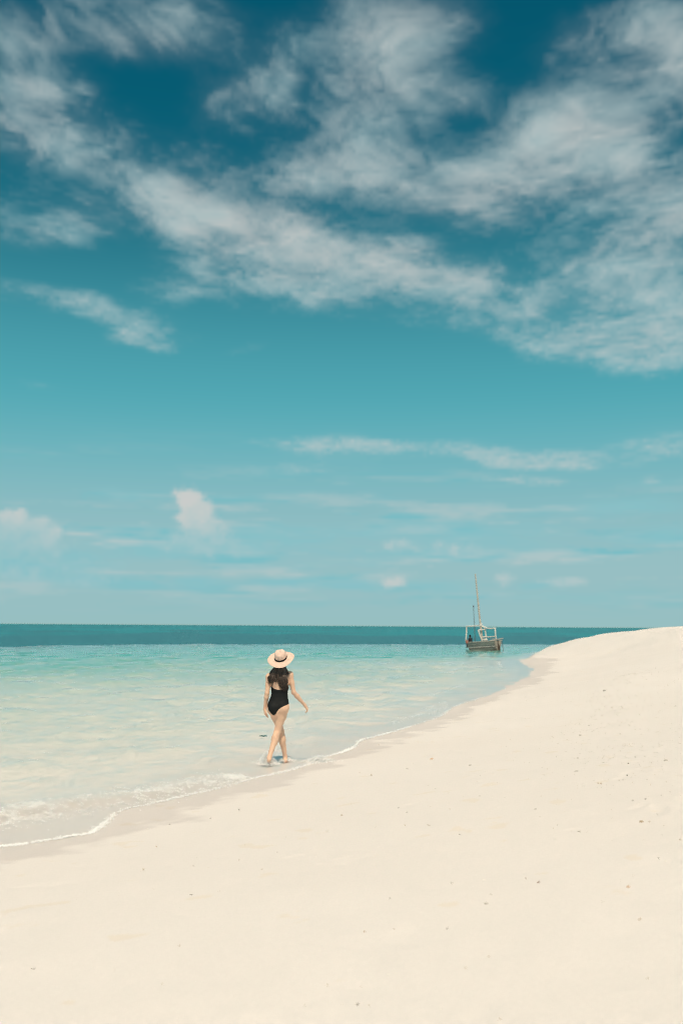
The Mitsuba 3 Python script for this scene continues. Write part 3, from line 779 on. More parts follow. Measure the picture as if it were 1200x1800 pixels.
def sheer(u):
    t = (u + L2) / (2 * L2)
    return 0.60 + 0.10 * t ** 2 + 0.07 * (1 - t) ** 3


def keel(u):
    t = (u + L2) / (2 * L2)
    return -0.26 + 0.42 * np.clip((t - 0.80) / 0.20, 0, 1) ** 2


def hull_point(u, s, out=0.0):
    """s runs from the keel (0) to the gunwale (1); strakes overlap like clapboards."""
    k, top = keel(u), sheer(u)
    w = k + (top - k) * s
    b = half_beam(u) * (0.10 + 0.90 * np.sin(np.clip(s * 1.25, 0, 1) * math.pi / 2) ** 0.8) * (0.92 + 0.08 * s)
    lap = (s * 7) % 1.0
    rake = 0.28 * np.clip((u - 0.9) / 1.05, 0, 1) ** 2 * (s - 0.4)
    return np.stack([u + rake, b + out + 0.012 * (1 - lap) * np.clip(b * 8, 0, 1), w], -1)


us = np.linspace(-L2, L2, 49)
ss = np.sort(np.r_[np.linspace(0, 1, 29), np.arange(1, 7) / 7 - 1e-4, np.arange(1, 7) / 7 + 1e-4])


def shell(u, s, off, flip):
    U, S = np.meshgrid(u, s, indexing='ij')
    p = hull_point(U, S)
    p[..., 1] = np.maximum(p[..., 1] + off, 0.0)
    n, m = len(u), len(s)
    i, j = np.meshgrid(np.arange(n - 1), np.arange(m - 1), indexing='ij')
    f = np.stack([i * m + j, i * m + j + 1, (i + 1) * m + j + 1, (i + 1) * m + j], -1).reshape(-1, 4)
    f = np.vstack([f[:, [0, 1, 2]], f[:, [0, 2, 3]]])
    a = trimesh.Trimesh(p.reshape(-1, 3), f, process=False)
    b = trimesh.Trimesh(p.reshape(-1, 3) * [1, -1, 1], f[:, ::-1], process=False)
    return trimesh.util.concatenate([a, b])


def loft(rings_, caps=True):
    """Closed rings of equal length joined into a solid."""
    r = np.asarray(rings_, float)
    n, m = r.shape[:2]
    i, j = np.meshgrid(np.arange(n - 1), np.arange(m), indexing='ij')
    f = np.stack([i * m + j, i * m + (j + 1) % m, (i + 1) * m + (j + 1) % m, (i + 1) * m + j], -1).reshape(-1, 4)
    f = [f[:, [0, 1, 2]], f[:, [0, 2, 3]]]
    if caps:
        k = np.arange(1, m - 1)
        f += [np.stack([0 * k, k + 1, k], -1), np.stack([0 * k, k, k + 1], -1) + (n - 1) * m]
    return trimesh.Trimesh(r.reshape(-1, 3), np.vstack(f), process=False)


def bar(a, b, ra, rb=None, n=10, bend=0.0, seed=0):
    """A pole of round section, a little crooked."""
    a, b = np.asarray(a, float), np.asarray(b, float)
    rb = ra if rb is None else rb
    t = np.linspace(0, 1, 9)
    ax = (b - a) / np.linalg.norm(b - a)
    x = np.cross(ax, [0.3, 0.9, 0.2])
    x /= np.linalg.norm(x)
    y = np.cross(ax, x)
    q = np.random.default_rng(seed)
    off = bend * np.outer(np.sin(t * math.pi), x) + bend * 0.4 * np.outer(np.sin(2 * t * math.pi + q.random() * 6), y)
    c = a + np.outer(t, b - a) + off
    an = np.arange(n) / n * 2 * np.pi
    rr_ = ra + (rb - ra) * t
    return loft(c[:, None] + rr_[:, None, None] * (np.cos(an)[None, :, None] * x + np.sin(an)[None, :, None] * y))


def box(size, centre, rot=None):
    m = trimesh.creation.box(size)
    v = m.vertices
    m2 = trimesh.creation.box(np.array(size) * [1, 1, 1])
    if rot is not None:
        m2.apply_transform(trimesh.transformations.euler_matrix(*rot))
    m2.apply_translation(centre)
    return m2


def wood(dark, pale, scale=1.0):
    def f(p, n, uv):
        g_ = mikit.noise(p.x * 3 * scale, p.y * 3 * scale, p.z * 38 * scale) * 0.6 + mikit.fbm(p.x * 9 * scale, p.y * 9 * scale, p.z * 9 * scale, octaves=3) * 0.4
        return mikit.mix(dark, pale, mikit.smoothstep(0.25, 0.75, g_))
    return {'type': 'twosided', 'b': {'type': 'principled', 'base_color': mikit.proc(f), 'roughness': 0.75, 'specular': 0.25}}


scene['grey_planks'] = wood((0.10, 0.125, 0.112), (0.26, 0.29, 0.26))
scene['bare_wood'] = wood((0.36, 0.33, 0.28), (0.56, 0.52, 0.46), 1.6)
scene['pale_paint'] = wood((0.58, 0.555, 0.51), (0.76, 0.73, 0.68), 2.0)
scene['dark_bottom'] = wood((0.045, 0.030, 0.024), (0.10, 0.075, 0.06), 2.0)
scene['dark_pole'] = wood((0.08, 0.09, 0.09), (0.14, 0.15, 0.15), 2.0)
labels['sailing_boat'] = {'label': 'small weathered wooden sailing boat with bare leaning mast moored beside the beach', 'category': 'boat'}


def part(key, mesh, m, smooth=30, label=None):
    put('sailing_boat__' + key, mesh, m, smooth=smooth, at=at_boat)
    if label:
        labels['sailing_boat__' + key] = {'label': label}


hull = trimesh.util.concatenate([shell(us, ss, 0.0, False), shell(us, np.linspace(0.25, 1, 12), -0.035, True)])
part('hull', hull, 'grey_planks', label='grey weathered lapped plank hull')
tr = hull_point(np.full(24, -L2), np.linspace(0.02, 0.985, 24))
ringT = np.vstack([tr, tr[::-1] * [1, -1, 1]])
part('transom', loft([ringT, ringT + [-0.035, 0, 0]]), wood((0.17, 0.16, 0.135), (0.34, 0.32, 0.27)))


def waterline_s(u, w):
    return np.clip((w - keel(u)) / (sheer(u) - keel(u)), 0, 1)


def hull_band(w0, w1, out, inn=-0.01, u0=-L2, u1=1.90):
    ms = []
    u = np.linspace(u0, u1, 45)
    for sgn in (1, -1):
        rings_ = []
        for q in u:
            a, b = (hull_point(np.array([q]), np.array([float(waterline_s(q, x))]))[0] for x in (w0, w1))
            rings_.append([a + [0, out, 0], b + [0, out, 0], b + [0, inn, 0], a + [0, inn, 0]])
        r = np.array(rings_)
        m = loft(r * [1, sgn, 1])
        if sgn < 0:
            m.invert()
        ms.append(m)
    return trimesh.util.concatenate(ms)


part('stripe', hull_band(0.115, 0.185, 0.020), 'pale_paint', label='white painted line along the hull')
part('bottom', hull_band(-0.22, 0.110, 0.014), 'dark_bottom', label='dark bottom below the white line')
rail = hull_band(10, 10, 0.0)
gun = []
for sgn in (1, -1):
    u = np.linspace(-L2 - 0.10, 1.93, 45)
    c = np.array([hull_point(np.array([max(q, -L2)]), np.array([1.0]))[0] + [min(q + L2, 0), 0, 0] for q in u]) * [1, sgn, 1]
    sq = np.array([[0, 0.030, -0.030], [0, 0.030, 0.030], [0, -0.045, 0.030], [0, -0.045, -0.030]]) * [1, sgn, 1]
    m = loft(c[:, None] + sq[None])
    if sgn < 0:
        m.invert()
    gun.append(m)
part('gunwale', gun[0], 'bare_wood')
part('gunwale_001', gun[1], 'bare_wood')
deck_u = np.linspace(0.95, 1.80, 12)
dk = np.array([[[q, half_beam(q) * 0.93, sheer(q) - 0.05], [q, -half_beam(q) * 0.93, sheer(q) - 0.05], [q, -half_beam(q) * 0.93, sheer(q) - 0.075], [q, half_beam(q) * 0.93, sheer(q) - 0.075]] for q in deck_u])
part('foredeck', loft(dk), 'bare_wood')
for k, q in enumerate((-1.45, -0.35, 0.45)):
    part('thwart' + ('_%03d' % k if k else ''), box((0.20, 2 * half_beam(q) * 0.93, 0.035), (q, 0, 0.44)), 'bare_wood')
part('floor', box((3.2, 0.62, 0.03), (-0.15, 0, 0.14)), 'grey_planks')


def from_pix(dx, w, dv):
    """A point of the rig: metres right of the boat's middle as seen from the beach, height, and metres towards the beach."""
    p = np.array([BOAT[0] + dx, BOAT[1] - dv, w, 1.0])
    return (np.linalg.inv(BM) @ p)[:3]


S = 18.8
Q = lambda x, y, dv=0.0: from_pix((x - 848) / S, (1142.5 - y) / S, dv)      # noqa: E731
part('mast', bar(Q(847.5, 1132), Q(836.2, 1010.5), 0.105, 0.055, bend=0.05, seed=2), 'bare_wood', smooth=True, label='tall bare wooden mast leaning to the left')
part('mast_step', box((0.30, 0.26, 0.10), Q(847.7, 1131)), 'bare_wood')
lash = [trimesh.creation.torus(0.115, 0.035, major_sections=20, minor_sections=8) for _ in range(4)]
axis = Q(836.2, 1010.5) - Q(847.5, 1132)
axis /= np.linalg.norm(axis)
R0 = trimesh.geometry.align_vectors([0, 0, 1], axis)
for k, m in enumerate(lash):
    m.apply_transform(R0)
    m.apply_translation(Q(845.0 + 0.1 * k, 1100.6 - 0.9 * k))
part('lashing', trimesh.util.concatenate(lash), 'pale_paint', smooth=True, label='white lashing round the mast foot')
posts = [((822.2, 1128, -1.25), (823.6, 1102.0, -1.25)), ((840.2, 1109.0, 0.3), (847.0, 1128.5, 0.35)), ((852.8, 1108.0, 0.1), (854.6, 1128.0, 0.2)), ((867.6, 1104.6, 0.85), (869.2, 1126, 0.9))]
for k, (a, b) in enumerate(posts):
    part('canopy_post' + ('_%03d' % k if k else ''), bar(Q(*a), Q(*b), 0.062, 0.055, bend=0.015, seed=5 + k), 'pale_paint', smooth=True)
beams = [((822.8, 1102.3, -1.25), (846.5, 1099.6, 0.0)), ((846.0, 1101.0, 0.02), (857, 1105.6, 0.4)), ((855, 1105.2, 0.35), (868.6, 1104.8, 0.85)), ((839.6, 1108.6, 0.3), (853.5, 1106.6, 0.12)), ((846.5, 1121.0, 0.35), (855, 1119.2, 0.2)), ((856.0, 1120.2, 0.25), (869.2, 1118.6, 0.88))]
for k, (a, b) in enumerate(beams):
    part('canopy_beam' + ('_%03d' % k if k else ''), bar(Q(*a), Q(*b), 0.055 if k != 1 else 0.075, 0.050, bend=0.02, seed=15 + k), 'pale_paint', smooth=True)
part('flagpole', bar(Q(836.4, 1128, -0.6), Q(834.4, 1068, -0.6), 0.034, 0.020, bend=0.02, seed=31), 'dark_pole', smooth=True, label='thin dark pole left of the mast')
part('flagpole__knob', trimesh.creation.icosphere(2, 0.075).apply_transform(np.diag([0.8, 0.8, 1.4, 1])).apply_translation(Q(834.4, 1067, -0.6)), 'dark_pole', smooth=True)
part('rudder', loft([[[-L2 - 0.05, t, -0.24], [-L2 - 0.32, t, -0.22], [-L2 - 0.24, t, 0.16], [-L2 - 0.10, t, 0.30], [-L2 - 0.10, t, 0.72], [-L2 - 0.05, t, 0.72]] for t in (-0.02, 0.02)]), 'dark_bottom')
part('tiller', bar((-L2 - 0.14, 0.0, 0.74), (-L2 + 0.75, 0.10, 0.86), 0.032, 0.022, bend=0.02), 'bare_wood', smooth=True)
part('boom', bar(Q(860, 1126.4, 0.55), Q(880, 1122.2, 1.2), 0.05, 0.045, bend=0.02), 'bare_wood', smooth=True, label='pale spar sticking out over the stern')
tt = np.linspace(0, 1, 14)
e0, e1 = Q(878, 1124, 1.25), Q(880.5, 1146, 1.5)
line = e0 + np.outer(tt, e1 - e0) + np.outer(np.sin(tt * math.pi), [0.03, 0.0, -0.05])
an6 = np.arange(6) / 6 * 2 * np.pi
part('rope', loft(line[:, None] + 0.022 * np.stack([np.cos(an6), np.sin(an6), 0 * an6], -1)[None]), 'dark_pole', smooth=True, label='rope hanging from the stern spar into the water')


def lump(size, seed, sub=3, rough=0.35):
    m = trimesh.creation.icosphere(sub, 1.0)
    d = 1 + rough * (meshkit.fbm(m.vertices * 1.6 + seed * 7.3, 4, seed) - 0.5) * 2
    m.vertices = m.vertices * d[:, None] * np.asarray(size)
    return m


# loose things in the boat
tarp = lump((0.30, 0.22, 0.15), 3).apply_translation(Q(852.2, 1125.8, 0.15))
put('folded_sailcloth', tarp, 'pale_paint', at=at_boat, label='crumpled white sailcloth heaped in the middle of the boat', category='sailcloth')
fend = trimesh.creation.capsule(0.42, 0.085, count=[16, 12])
fend.apply_translation([0, 0, -0.21])
fend.apply_transform(trimesh.transformations.euler_matrix(0.15, math.radians(-22), 0))
fend.apply_translation(Q(864.2, 1126.8, 0.75))
put('boat_fender', fend, 'pale_paint', at=at_boat, label='pale boat fender leaning at the stern quarter of the boat', category='fender')
tub = trimesh.creation.cylinder(0.16, 0.26, sections=24)
rim_ = trimesh.creation.torus(0.16, 0.014, major_sections=24, minor_sections=6).apply_translation([0, 0, 0.13])
tub = trimesh.util.concatenate([tub, rim_]).apply_translation(Q(824.3, 1129.3, -1.12))
scene['rusty_red'] = wood((0.30, 0.10, 0.075), (0.48, 0.22, 0.17), 3.0)
put('bucket', tub, 'rusty_red', smooth=30, at=at_boat, label='reddish bucket at the bow of the boat', category='bucket')

# the person sitting in the bow
SIT = Q(828.5, 1131.0, -0.55)


def P3(dx, w, dv):
    return np.array([dx, -dv, w], float)


RM = np.eye(4)
RM[:2, :2] = [[0.6, 0.8], [-0.8, 0.6]]
RM[:3, 3] = BOAT + [(830.0 - 848) / S, 1.10, 0.50]
at_sit = T(RM.tolist())      # x to the right, y away from the beach, z up from the seat


def sit_body(p):
    d = ell(p, (-0.055, -0.02, 0.745), (0.078, 0.092, 0.108))
    d = smin(d, ell(p, (-0.080, -0.045, 0.705), (0.050, 0.060, 0.060)), 0.02)
    d = smin(d, cone(p, (-0.100, -0.085, 0.735), (-0.112, -0.098, 0.722), 0.012, 0.013), 0.01)
    d = smin(d, cone(p, (-0.03, 0, 0.55), (-0.05, 0, 0.68), 0.055, 0.05), 0.03)
    d = smin(d, chain(p, [(0.02, 0, 0.05), (0.01, 0, 0.30), (-0.02, 0, 0.50)], (0.135, 0.125, 0.11), 0.03), 0.04)
    for s in (1, -1):
        d = smin(d, chain(p, [(-0.03, 0.16 * s, 0.50), (-0.06, 0.21 * s, 0.26), (-0.24, 0.12 * s, 0.24)], (0.055, 0.045, 0.032), 0.02), 0.03)
        d = smin(d, hand(p, (-0.24, 0.12 * s, 0.24), (-1, -0.3 * s, -0.1), (0, 0, -1), s, 0.5), 0.012)
        d = smin(d, chain(p, [(0.02, 0.10 * s, 0.04), (-0.36, 0.13 * s, 0.16), (-0.36, 0.13 * s, -0.26)], (0.090, 0.062, 0.042), 0.02), 0.03)
        d = smin(d, cone(p, (-0.34, 0.13 * s, -0.30), (-0.52, 0.14 * s, -0.31), 0.042, 0.032), 0.03)
    return d


def sit_clothes(p, lower):
    d = sit_body(p) - 0.012
    legs = np.maximum(p[:, 2] - 0.12 - 0.35 * np.clip(-p[:, 0] - 0.1, 0, 1), -0.22 - p[:, 2])
    shirt = np.maximum(0.06 + 0.35 * np.clip(-p[:, 0], 0, 1) - p[:, 2], p[:, 2] - 0.565)
    shirt = np.maximum(shirt, -0.17 - p[:, 0])
    return np.maximum(d - (0 if lower else 0.004), legs if lower else shirt)


scene['dark_cloth'] = {'type': 'twosided', 'b': {'type': 'principled', 'base_color': {'type': 'rgb', 'value': [0.012, 0.020, 0.030]}, 'roughness': 0.8}}
scene['plum_cloth'] = {'type': 'twosided', 'b': {'type': 'principled', 'base_color': {'type': 'rgb', 'value': [0.10, 0.075, 0.085]}, 'roughness': 0.8}}
scene['dark_skin'] = {'type': 'principled', 'base_color': {'type': 'rgb', 'value': [0.060, 0.034, 0.024]}, 'roughness': 0.5}
lo_, hi_ = (-0.68, -0.36, -0.42), (0.26, 0.36, 0.92)
labels['person_001'] = {'label': 'person in dark clothes sitting in the bow of the moored boat', 'category': 'person'}
put('person_001__body', mesh_field(sit_body, lo_, hi_, 0.012, smooth=4), 'dark_skin', at=at_sit)
put('person_001__shirt', mesh_field(lambda p: sit_clothes(p, False), lo_, hi_, 0.012, smooth=3), 'dark_cloth', at=at_sit)
put('person_001__trousers', mesh_field(lambda p: sit_clothes(p, True), lo_, hi_, 0.012, smooth=3), 'plum_cloth', at=at_sit)
put('person_001__hair', mesh_field(lambda p: np.maximum(ell(p, (-0.048, -0.012, 0.765), (0.088, 0.100, 0.108)), -(p[:, 0] * 0.8 + p[:, 2] - 0.655)), (-0.2, -0.2, 0.6), (0.1, 0.15, 0.92), 0.010, smooth=3), 'black_fabric', at=at_sit)

# ---------------------------------------------------------------- foam and splashes

ICO = trimesh.creation.icosphere(0, 1.0)
ICO1 = trimesh.creation.icosphere(1, 1.0)


def blobs(centres, radii, flat=0.55, base=ICO, seed=0):
    """Many small bubbles or drops as one mesh."""
    q = np.random.default_rng(seed)
    c, r = np.asarray(centres, float), np.asarray(radii, float)
    v = base.vertices[None] * (r[:, None, None] * q.uniform(0.75, 1.3, (len(c), 1, 3)) * [1, 1, flat])
    a = q.uniform(0, 6.28, len(c))
    ca, sa = np.cos(a)[:, None], np.sin(a)[:, None]
    v = np.stack([v[..., 0] * ca - v[..., 1] * sa, v[..., 0] * sa + v[..., 1] * ca, v[..., 2]], -1) + c[:, None]
    f = base.faces[None] + (np.arange(len(c)) * len(base.vertices))[:, None, None]
    return trimesh.Trimesh(v.reshape(-1, 3), f.reshape(-1, 3), process=False)


scene['foam_skin'] = {'type': 'principled', 'base_color': {'type': 'rgb', 'value': [0.86, 0.87, 0.87]}, 'roughness': 0.35, 'specular': 0.5}
scene['drop_skin'] = {'type': 'dielectric', 'int_ior': 1.33}
q40 = np.random.default_rng(40)


def top_of(xy):
    """The height of the water or, above it, of the sand."""
    return np.maximum(water_height(xy), height(xy))


# the bright line of foam where the wash ends on the sand
line = resample(EDGE[1:24], 0.012)
tn = np.gradient(line, axis=0)
tn /= np.linalg.norm(tn, axis=1, keepdims=True)
nl = np.c_[-tn[:, 1], tn[:, 0]]
q = np.c_[line, 0 * line[:, :1]]
strength = np.clip(0.25 + np.interp(line[:, 1], [10.4, 11], [0.6, 0.0]) + 2.2 * (meshkit.fbm(q * 1.1, 3, 61) - 0.36), 0.0, 1.2) * np.interp(line[:, 1], [8, 10.6, 11.2, 13, 14.5, 17, 18.6, 21, 24], [1.0, 1.0, 0.8, 0.35, 0.75, 0.9, 0.9, 0.3, 0.1])
pick = q40.integers(0, len(line), 13000)
pick = pick[q40.random(len(pick)) < strength[pick]]
across = q40.normal(0.025, 0.022, len(pick)) + 0.05 * (meshkit.fbm(q[pick] * 4.5, 3, 62) - 0.5)
c2 = line[pick] + nl[pick] * across[:, None]
rad = q40.uniform(0.004, 0.0105, len(pick)) * np.interp(c2[:, 1], [9, 11.5], [1.5, 1.0])
put('foam', blobs(np.c_[c2, top_of(c2) + rad * 0.25], rad, 0.6, seed=1), 'foam_skin', label='thin bright line of foam along the end of the wash on the sand', kind='stuff')

# the little breaking wave left of the woman
k_ = q40.integers(0, len(FRONT_LINE), 60000)
al = FRONT_ALONG[k_]
s_ = np.where(q40.random(len(k_)) < 0.62, -np.abs(q40.normal(0, 0.26, len(k_))) * (1.15 - 0.75 * al), np.abs(q40.normal(0, 0.22, len(k_))))
c2 = FRONT_LINE[k_] + FRONT_NORMAL[k_] * s_[:, None]
qq = np.c_[c2, 0 * c2[:, :1]]
dens = np.clip(3.0 * (meshkit.fbm(qq * 2.6, 3, 64) - 0.43) + 5.0 * (meshkit.fbm(qq * 17, 2, 65) - 0.5), 0, 1) * np.interp(al, [0, 0.18, 0.40, 1.0], [1.0, 0.55, 0.33, 0.25])
dens = np.maximum(dens, 0.9 * np.exp(-((al - 0.97) / 0.035) ** 2) * np.exp(-(s_ / 0.16) ** 2))
on = q40.random(len(k_)) < dens * 0.55
c2, rad = c2[on], q40.uniform(0.003, 0.0085, on.sum())
up = np.where(q40.random(on.sum()) < 0.12, np.abs(q40.normal(0, 0.022, on.sum())), 0.0)
put('foam_001', blobs(np.c_[c2, top_of(c2) + rad * 0.3 + up], rad, 0.75, seed=2), 'foam_skin', label='patchy white foam of the small wave breaking at the left', kind='stuff')

# faint foam on the last wavelets along the far shore
far_c = []
for off, y0, y1 in ((0.55, 22, 33), (1.6, 30, 62), (3.6, 44, 78), (0.25, 24, 30)):
    l2 = resample(EDGE[19:], 0.05)
    t2 = np.gradient(l2, axis=0)
    t2 /= np.linalg.norm(t2, axis=1, keepdims=True)
    c2 = l2 + np.c_[-t2[:, 1], t2[:, 0]] * off
    c2 = c2[(c2[:, 1] > y0) & (c2[:, 1] < y1)]
    w2 = meshkit.fbm(np.c_[c2 * 0.25, 0 * c2[:, :1]], 3, 66 + int(off * 10))
    c2 = np.repeat(c2[w2 > 0.47], 2, 0)
    far_c.append(c2 + q40.normal(0, 1, c2.shape) * [0.06, 0.22])
c2 = np.vstack(far_c)
rad = q40.uniform(0.005, 0.012, len(c2))
put('foam_002', blobs(np.c_[c2, top_of(c2) + 0.004], rad, 0.4, seed=3), 'foam_skin', label='faint broken foam on the wavelets along the far shore', kind='stuff')


def splash(key, at, n, spread, tall, lean, seed, text):
    q = np.random.default_rng(seed)
    a, r = q.uniform(0, 6.28, n), np.abs(q.normal(0, 1, n))
    c2 = np.asarray(at) + np.c_[np.cos(a), np.sin(a)] * (r * spread)[:, None]
    z = top_of(c2) + tall * q.random(n) ** 2.2 * np.exp(-r * r * 0.5)
    c2 = c2 + np.outer(z, lean)
    rad = q.uniform(0.0025, 0.0085, n) * (1 - 0.4 * q.random(n))
    foam = blobs(np.c_[c2, z], rad, 0.9, seed=seed)
    # thrown sheets of water: thin ragged tongues
    tongues = []
    for k in range(7):
        th = q.uniform(0, 6.28)
        d = np.array([math.cos(th), math.sin(th)])
        t = np.linspace(0, 1, 9)
        ln = tall * q.uniform(0.5, 1.0)
        path = np.c_[np.asarray(at) + np.outer(0.02 + t * spread * q.uniform(0.6, 1.5), d), float(top_of(np.asarray(at)[None])[0]) + ln * (1.6 * t - 1.1 * t * t)]
        v, f = ribbon(path, 0.013 * (1 - t) + 0.002, 0.0025 + 0 * t, q.normal(0, 0.4, 9))
        tongues.append(trimesh.Trimesh(v, f, process=False))
    put(key, trimesh.util.concatenate([foam, *tongues]), 'foam_skin', kind='stuff', label=text)


splash('splash', WOMAN[:2] + [-0.150, -0.17], 3200, 0.085, 0.20, (-0.1, -0.1), 71, 'white splash of water round the woman\'s trailing foot')
splash('splash_001', WOMAN[:2] + [0.62, 0.10], 2600, 0.13, 0.10, (0.1, 0.0), 72, 'small white splash in the wash right of the woman')
splash('splash_002', WOMAN[:2] + [0.10, 0.24], 1100, 0.07, 0.05, (0.0, 0.0), 73, 'little white ring of water round the woman\'s leading foot')

# a dark scrap of weed under water, left of the woman
weed_at = np.array([-1.52, 20.05])
wv = []
q = np.random.default_rng(77)
for k in range(14):
    t = np.linspace(0, 1, 8)
    th = q.normal(0, 0.35) + (0 if k % 2 else math.pi)
    p0 = np.r_[weed_at + q.normal(0, 0.02, 2), float(base_height(weed_at[None])[0]) + 0.05]
    path = p0 + np.outer(t, [math.cos(th) * 0.068, math.sin(th) * 0.025, 0.0]) + np.c_[0 * t, 0 * t, 0.010 * np.sin(t * 3.1) * q.random()]
    v, f = ribbon(path, 0.008 * np.sin(t * 2.6 + 0.4) + 0.002, 0.002 + 0 * t, q.normal(0, 0.3, 8))
    wv.append(trimesh.Trimesh(v, f, process=False))
scene['weed_skin'] = {'type': 'twosided', 'b': {'type': 'diffuse', 'reflectance': {'type': 'rgb', 'value': [0.10, 0.16, 0.16]}}}
put('seaweed', trimesh.util.concatenate(wv), 'weed_skin', label='dark scrap of seaweed in the clear water just left of the woman', category='seaweed')

# ---------------------------------------------------------------- shells, pebbles and grit on the sand
SCRAPS = [(-1.64, 5.594, 0.017, 'twig'), (0.086, 4.682, 0.017, 'dark'), (0.136, 4.656, 0.011, 'pale'), (0.669, 4.338, 0.013, 'tan'), (-1.01, 7.061, 0.021, 'dark'), (-1.764, 10.65,
0.025, 'dark'), (-1.107, 11.269, 0.033, 'dark'), (-1.364, 10.837, 0.019, 'dark'), (1.24, 6.421, 0.023, 'brown'), (0.862, 6.059, 0.025, 'grey'), (0.918, 6.234, 0.015,
'grey'), (2.6, 8.692, 0.026, 'dark'), (2.506, 8.736, 0.021, 'grey'), (2.499, 8.711, 0.021, 'grey'), (1.715, 6.117, 0.034, 'shell'), (1.593, 7.59, 0.032, 'white'), (2.1,
6.627, 0.028, 'white'), (2.08, 6.702, 0.012, 'dark'), (-0.109, 9.185, 0.037, 'white'), (-0.105, 9.312, 0.022, 'white'), (0.964, 8.209, 0.019, 'dark'), (1.705, 8.9, 0.021,
'grey'), (0.765, 8.797, 0.021, 'tan'), (0.569, 8.949, 0.021, 'tan'), (0.589, 5.654, 0.014, 'dark'), (0.724, 6.623, 0.016, 'grey'), (1.189, 6.565, 0.012, 'brown'), (0.32,
9.081, 0.016, 'tan'), (2.522, 9.85, 0.035, 'tan'), (2.501, 9.874, 0.024, 'tan'), (6.868, 26.254, 0.093, 'dark'), (3.131, 11.05, 0.026, 'dark'), (2.858, 10.138, 0.024,
'dark'), (2.93, 12.538, 0.037, 'grey'), (2.961, 11.441, 0.027, 'grey'), (2.561, 10.998, 0.033, 'grey'), (2.772, 8.804, 0.021, 'grey'), (2.362, 7.811, 0.019, 'tan'),
(2.311, 7.843, 0.038, 'tan'), (1.816, 7.764, 0.028, 'grey'), (1.732, 8.134, 0.015, 'grey'), (2.416, 7.639, 0.014, 'tan'), (2.366, 7.128, 0.017, 'tan'), (1.705, 13.327,
0.039, 'grey'), (1.607, 10.83, 0.025, 'white'), (2.367, 9.936, 0.024, 'white'), (1.333, 14.735, 0.077, 'shell'), (3.497, 10.916, 0.046, 'grey'), (-0.887, 5.783, 0.01,
'tan'), (-0.871, 5.16, 0.013, 'pale'), (-1.171, 5.471, 0.017, 'white'), (-1.214, 6.569, 0.016, 'white'), (-1.105, 6.888, 0.016, 'white'), (-1.422, 6.975, 0.017, 'white'),
(0.238, 5.0, 0.015, 'white'), (0.444, 4.516, 0.014, 'white'), (0.931, 6.637, 0.02, 'white'), (0.314, 6.389, 0.011, 'dark'), (0.141, 5.722, 0.014, 'tan'), (0.608, 4.984,
0.012, 'pale'), (0.738, 5.124, 0.009, 'tan'), (0.304, 5.732, 0.01, 'tan'), (1.584, 5.452, 0.02, 'tan'), (1.371, 4.623, 0.012, 'pale'), (-0.578, 7.702, 0.014, 'tan'),
(-0.506, 8.371, 0.015, 'grey'), (-0.798, 8.194, 0.014, 'tan'), (-0.183, 8.036, 0.019, 'white'), (-1.148, 8.12, 0.014, 'grey'), (-1.553, 8.176, 0.02, 'tan'), (-1.96,
10.502, 0.025, 'white'), (-1.656, 9.31, 0.022, 'tan'), (-0.053, 4.959, 0.009, 'pale'), (6.189, 25.25, 0.06, 'white'), (4.288, 15.52, 0.037, 'grey'), (4.336, 17.656,
0.052, 'grey'), (3.834, 16.18, 0.048, 'grey'), (5.709, 21.258, 0.05, 'tan'), (5.893, 21.187, 0.05, 'grey'), (6.479, 19.538, 0.047, 'grey'), (3.372, 11.619, 0.028,
'grey'), (2.765, 9.946, 0.024, 'grey'), (2.927, 9.712, 0.018, 'grey'), (2.716, 9.348, 0.017, 'white'), (2.498, 8.56, 0.021, 'white'), (2.489, 8.02, 0.019, 'grey'),
(0.944, 18.188, 0.031, 'white'), (0.678, 17.888, 0.031, 'tan'), (0.271, 13.903, 0.024, 'tan'), (0.906, 13.762, 0.032, 'grey'), (0.41, 13.35, 0.031, 'tan'), (0.58, 10.087,
0.018, 'dark'), (0.635, 9.643, 0.022, 'grey'), (0.019, 10.072, 0.023, 'tan'), (1.388, 10.124, 0.018, 'grey'), (1.582, 9.786, 0.017, 'grey')]


def pebble_mesh(w, seed):
    q = np.random.default_rng(seed)
    return lump(np.array([0.5, 0.36, 0.26]) * w * q.uniform(0.85, 1.2, 3), seed, 1, 0.45)


def shell_mesh(w, seed):
    """A small ribbed half of a bivalve lying hollow side down."""
    u, v = np.meshgrid(np.linspace(0, 1, 7), np.linspace(-1.15, 1.15, 13), indexing='ij')
    r = u * (1 + 0.05 * np.cos(v * 16)) * w * 0.56
    x, y = r * np.sin(v), r * np.cos(v) - 0.25 * w
    z = 0.30 * w * np.sin(u * math.pi * 0.92 + 0.15) * np.cos(v * 0.9)
    top = np.stack([x, y, z], -1).reshape(-1, 3)
    i, j = np.meshgrid(np.arange(6), np.arange(12), indexing='ij')
    f = np.stack([i * 13 + j, i * 13 + j + 1, (i + 1) * 13 + j + 1, (i + 1) * 13 + j], -1).reshape(-1, 4)
    f = np.vstack([f[:, [0, 1, 2]], f[:, [0, 2, 3]]])
    n = len(top)
    return trimesh.Trimesh(np.vstack([top, top - [0, 0, 0.05 * w]]), np.vstack([f[:, ::-1], f + n]), process=False)


def twig_mesh(w, seed):
    a = bar((-0.7 * w, 0, 0.2 * w), (0.7 * w, 0.3 * w, 0.30 * w), 0.16 * w, 0.07 * w, n=6, bend=0.1 * w, seed=seed)
    return trimesh.util.concatenate([a, bar((0.1 * w, 0.1 * w, 0.25 * w), (0.35 * w, 0.65 * w, 0.35 * w), 0.08 * w, 0.04 * w, n=5)])


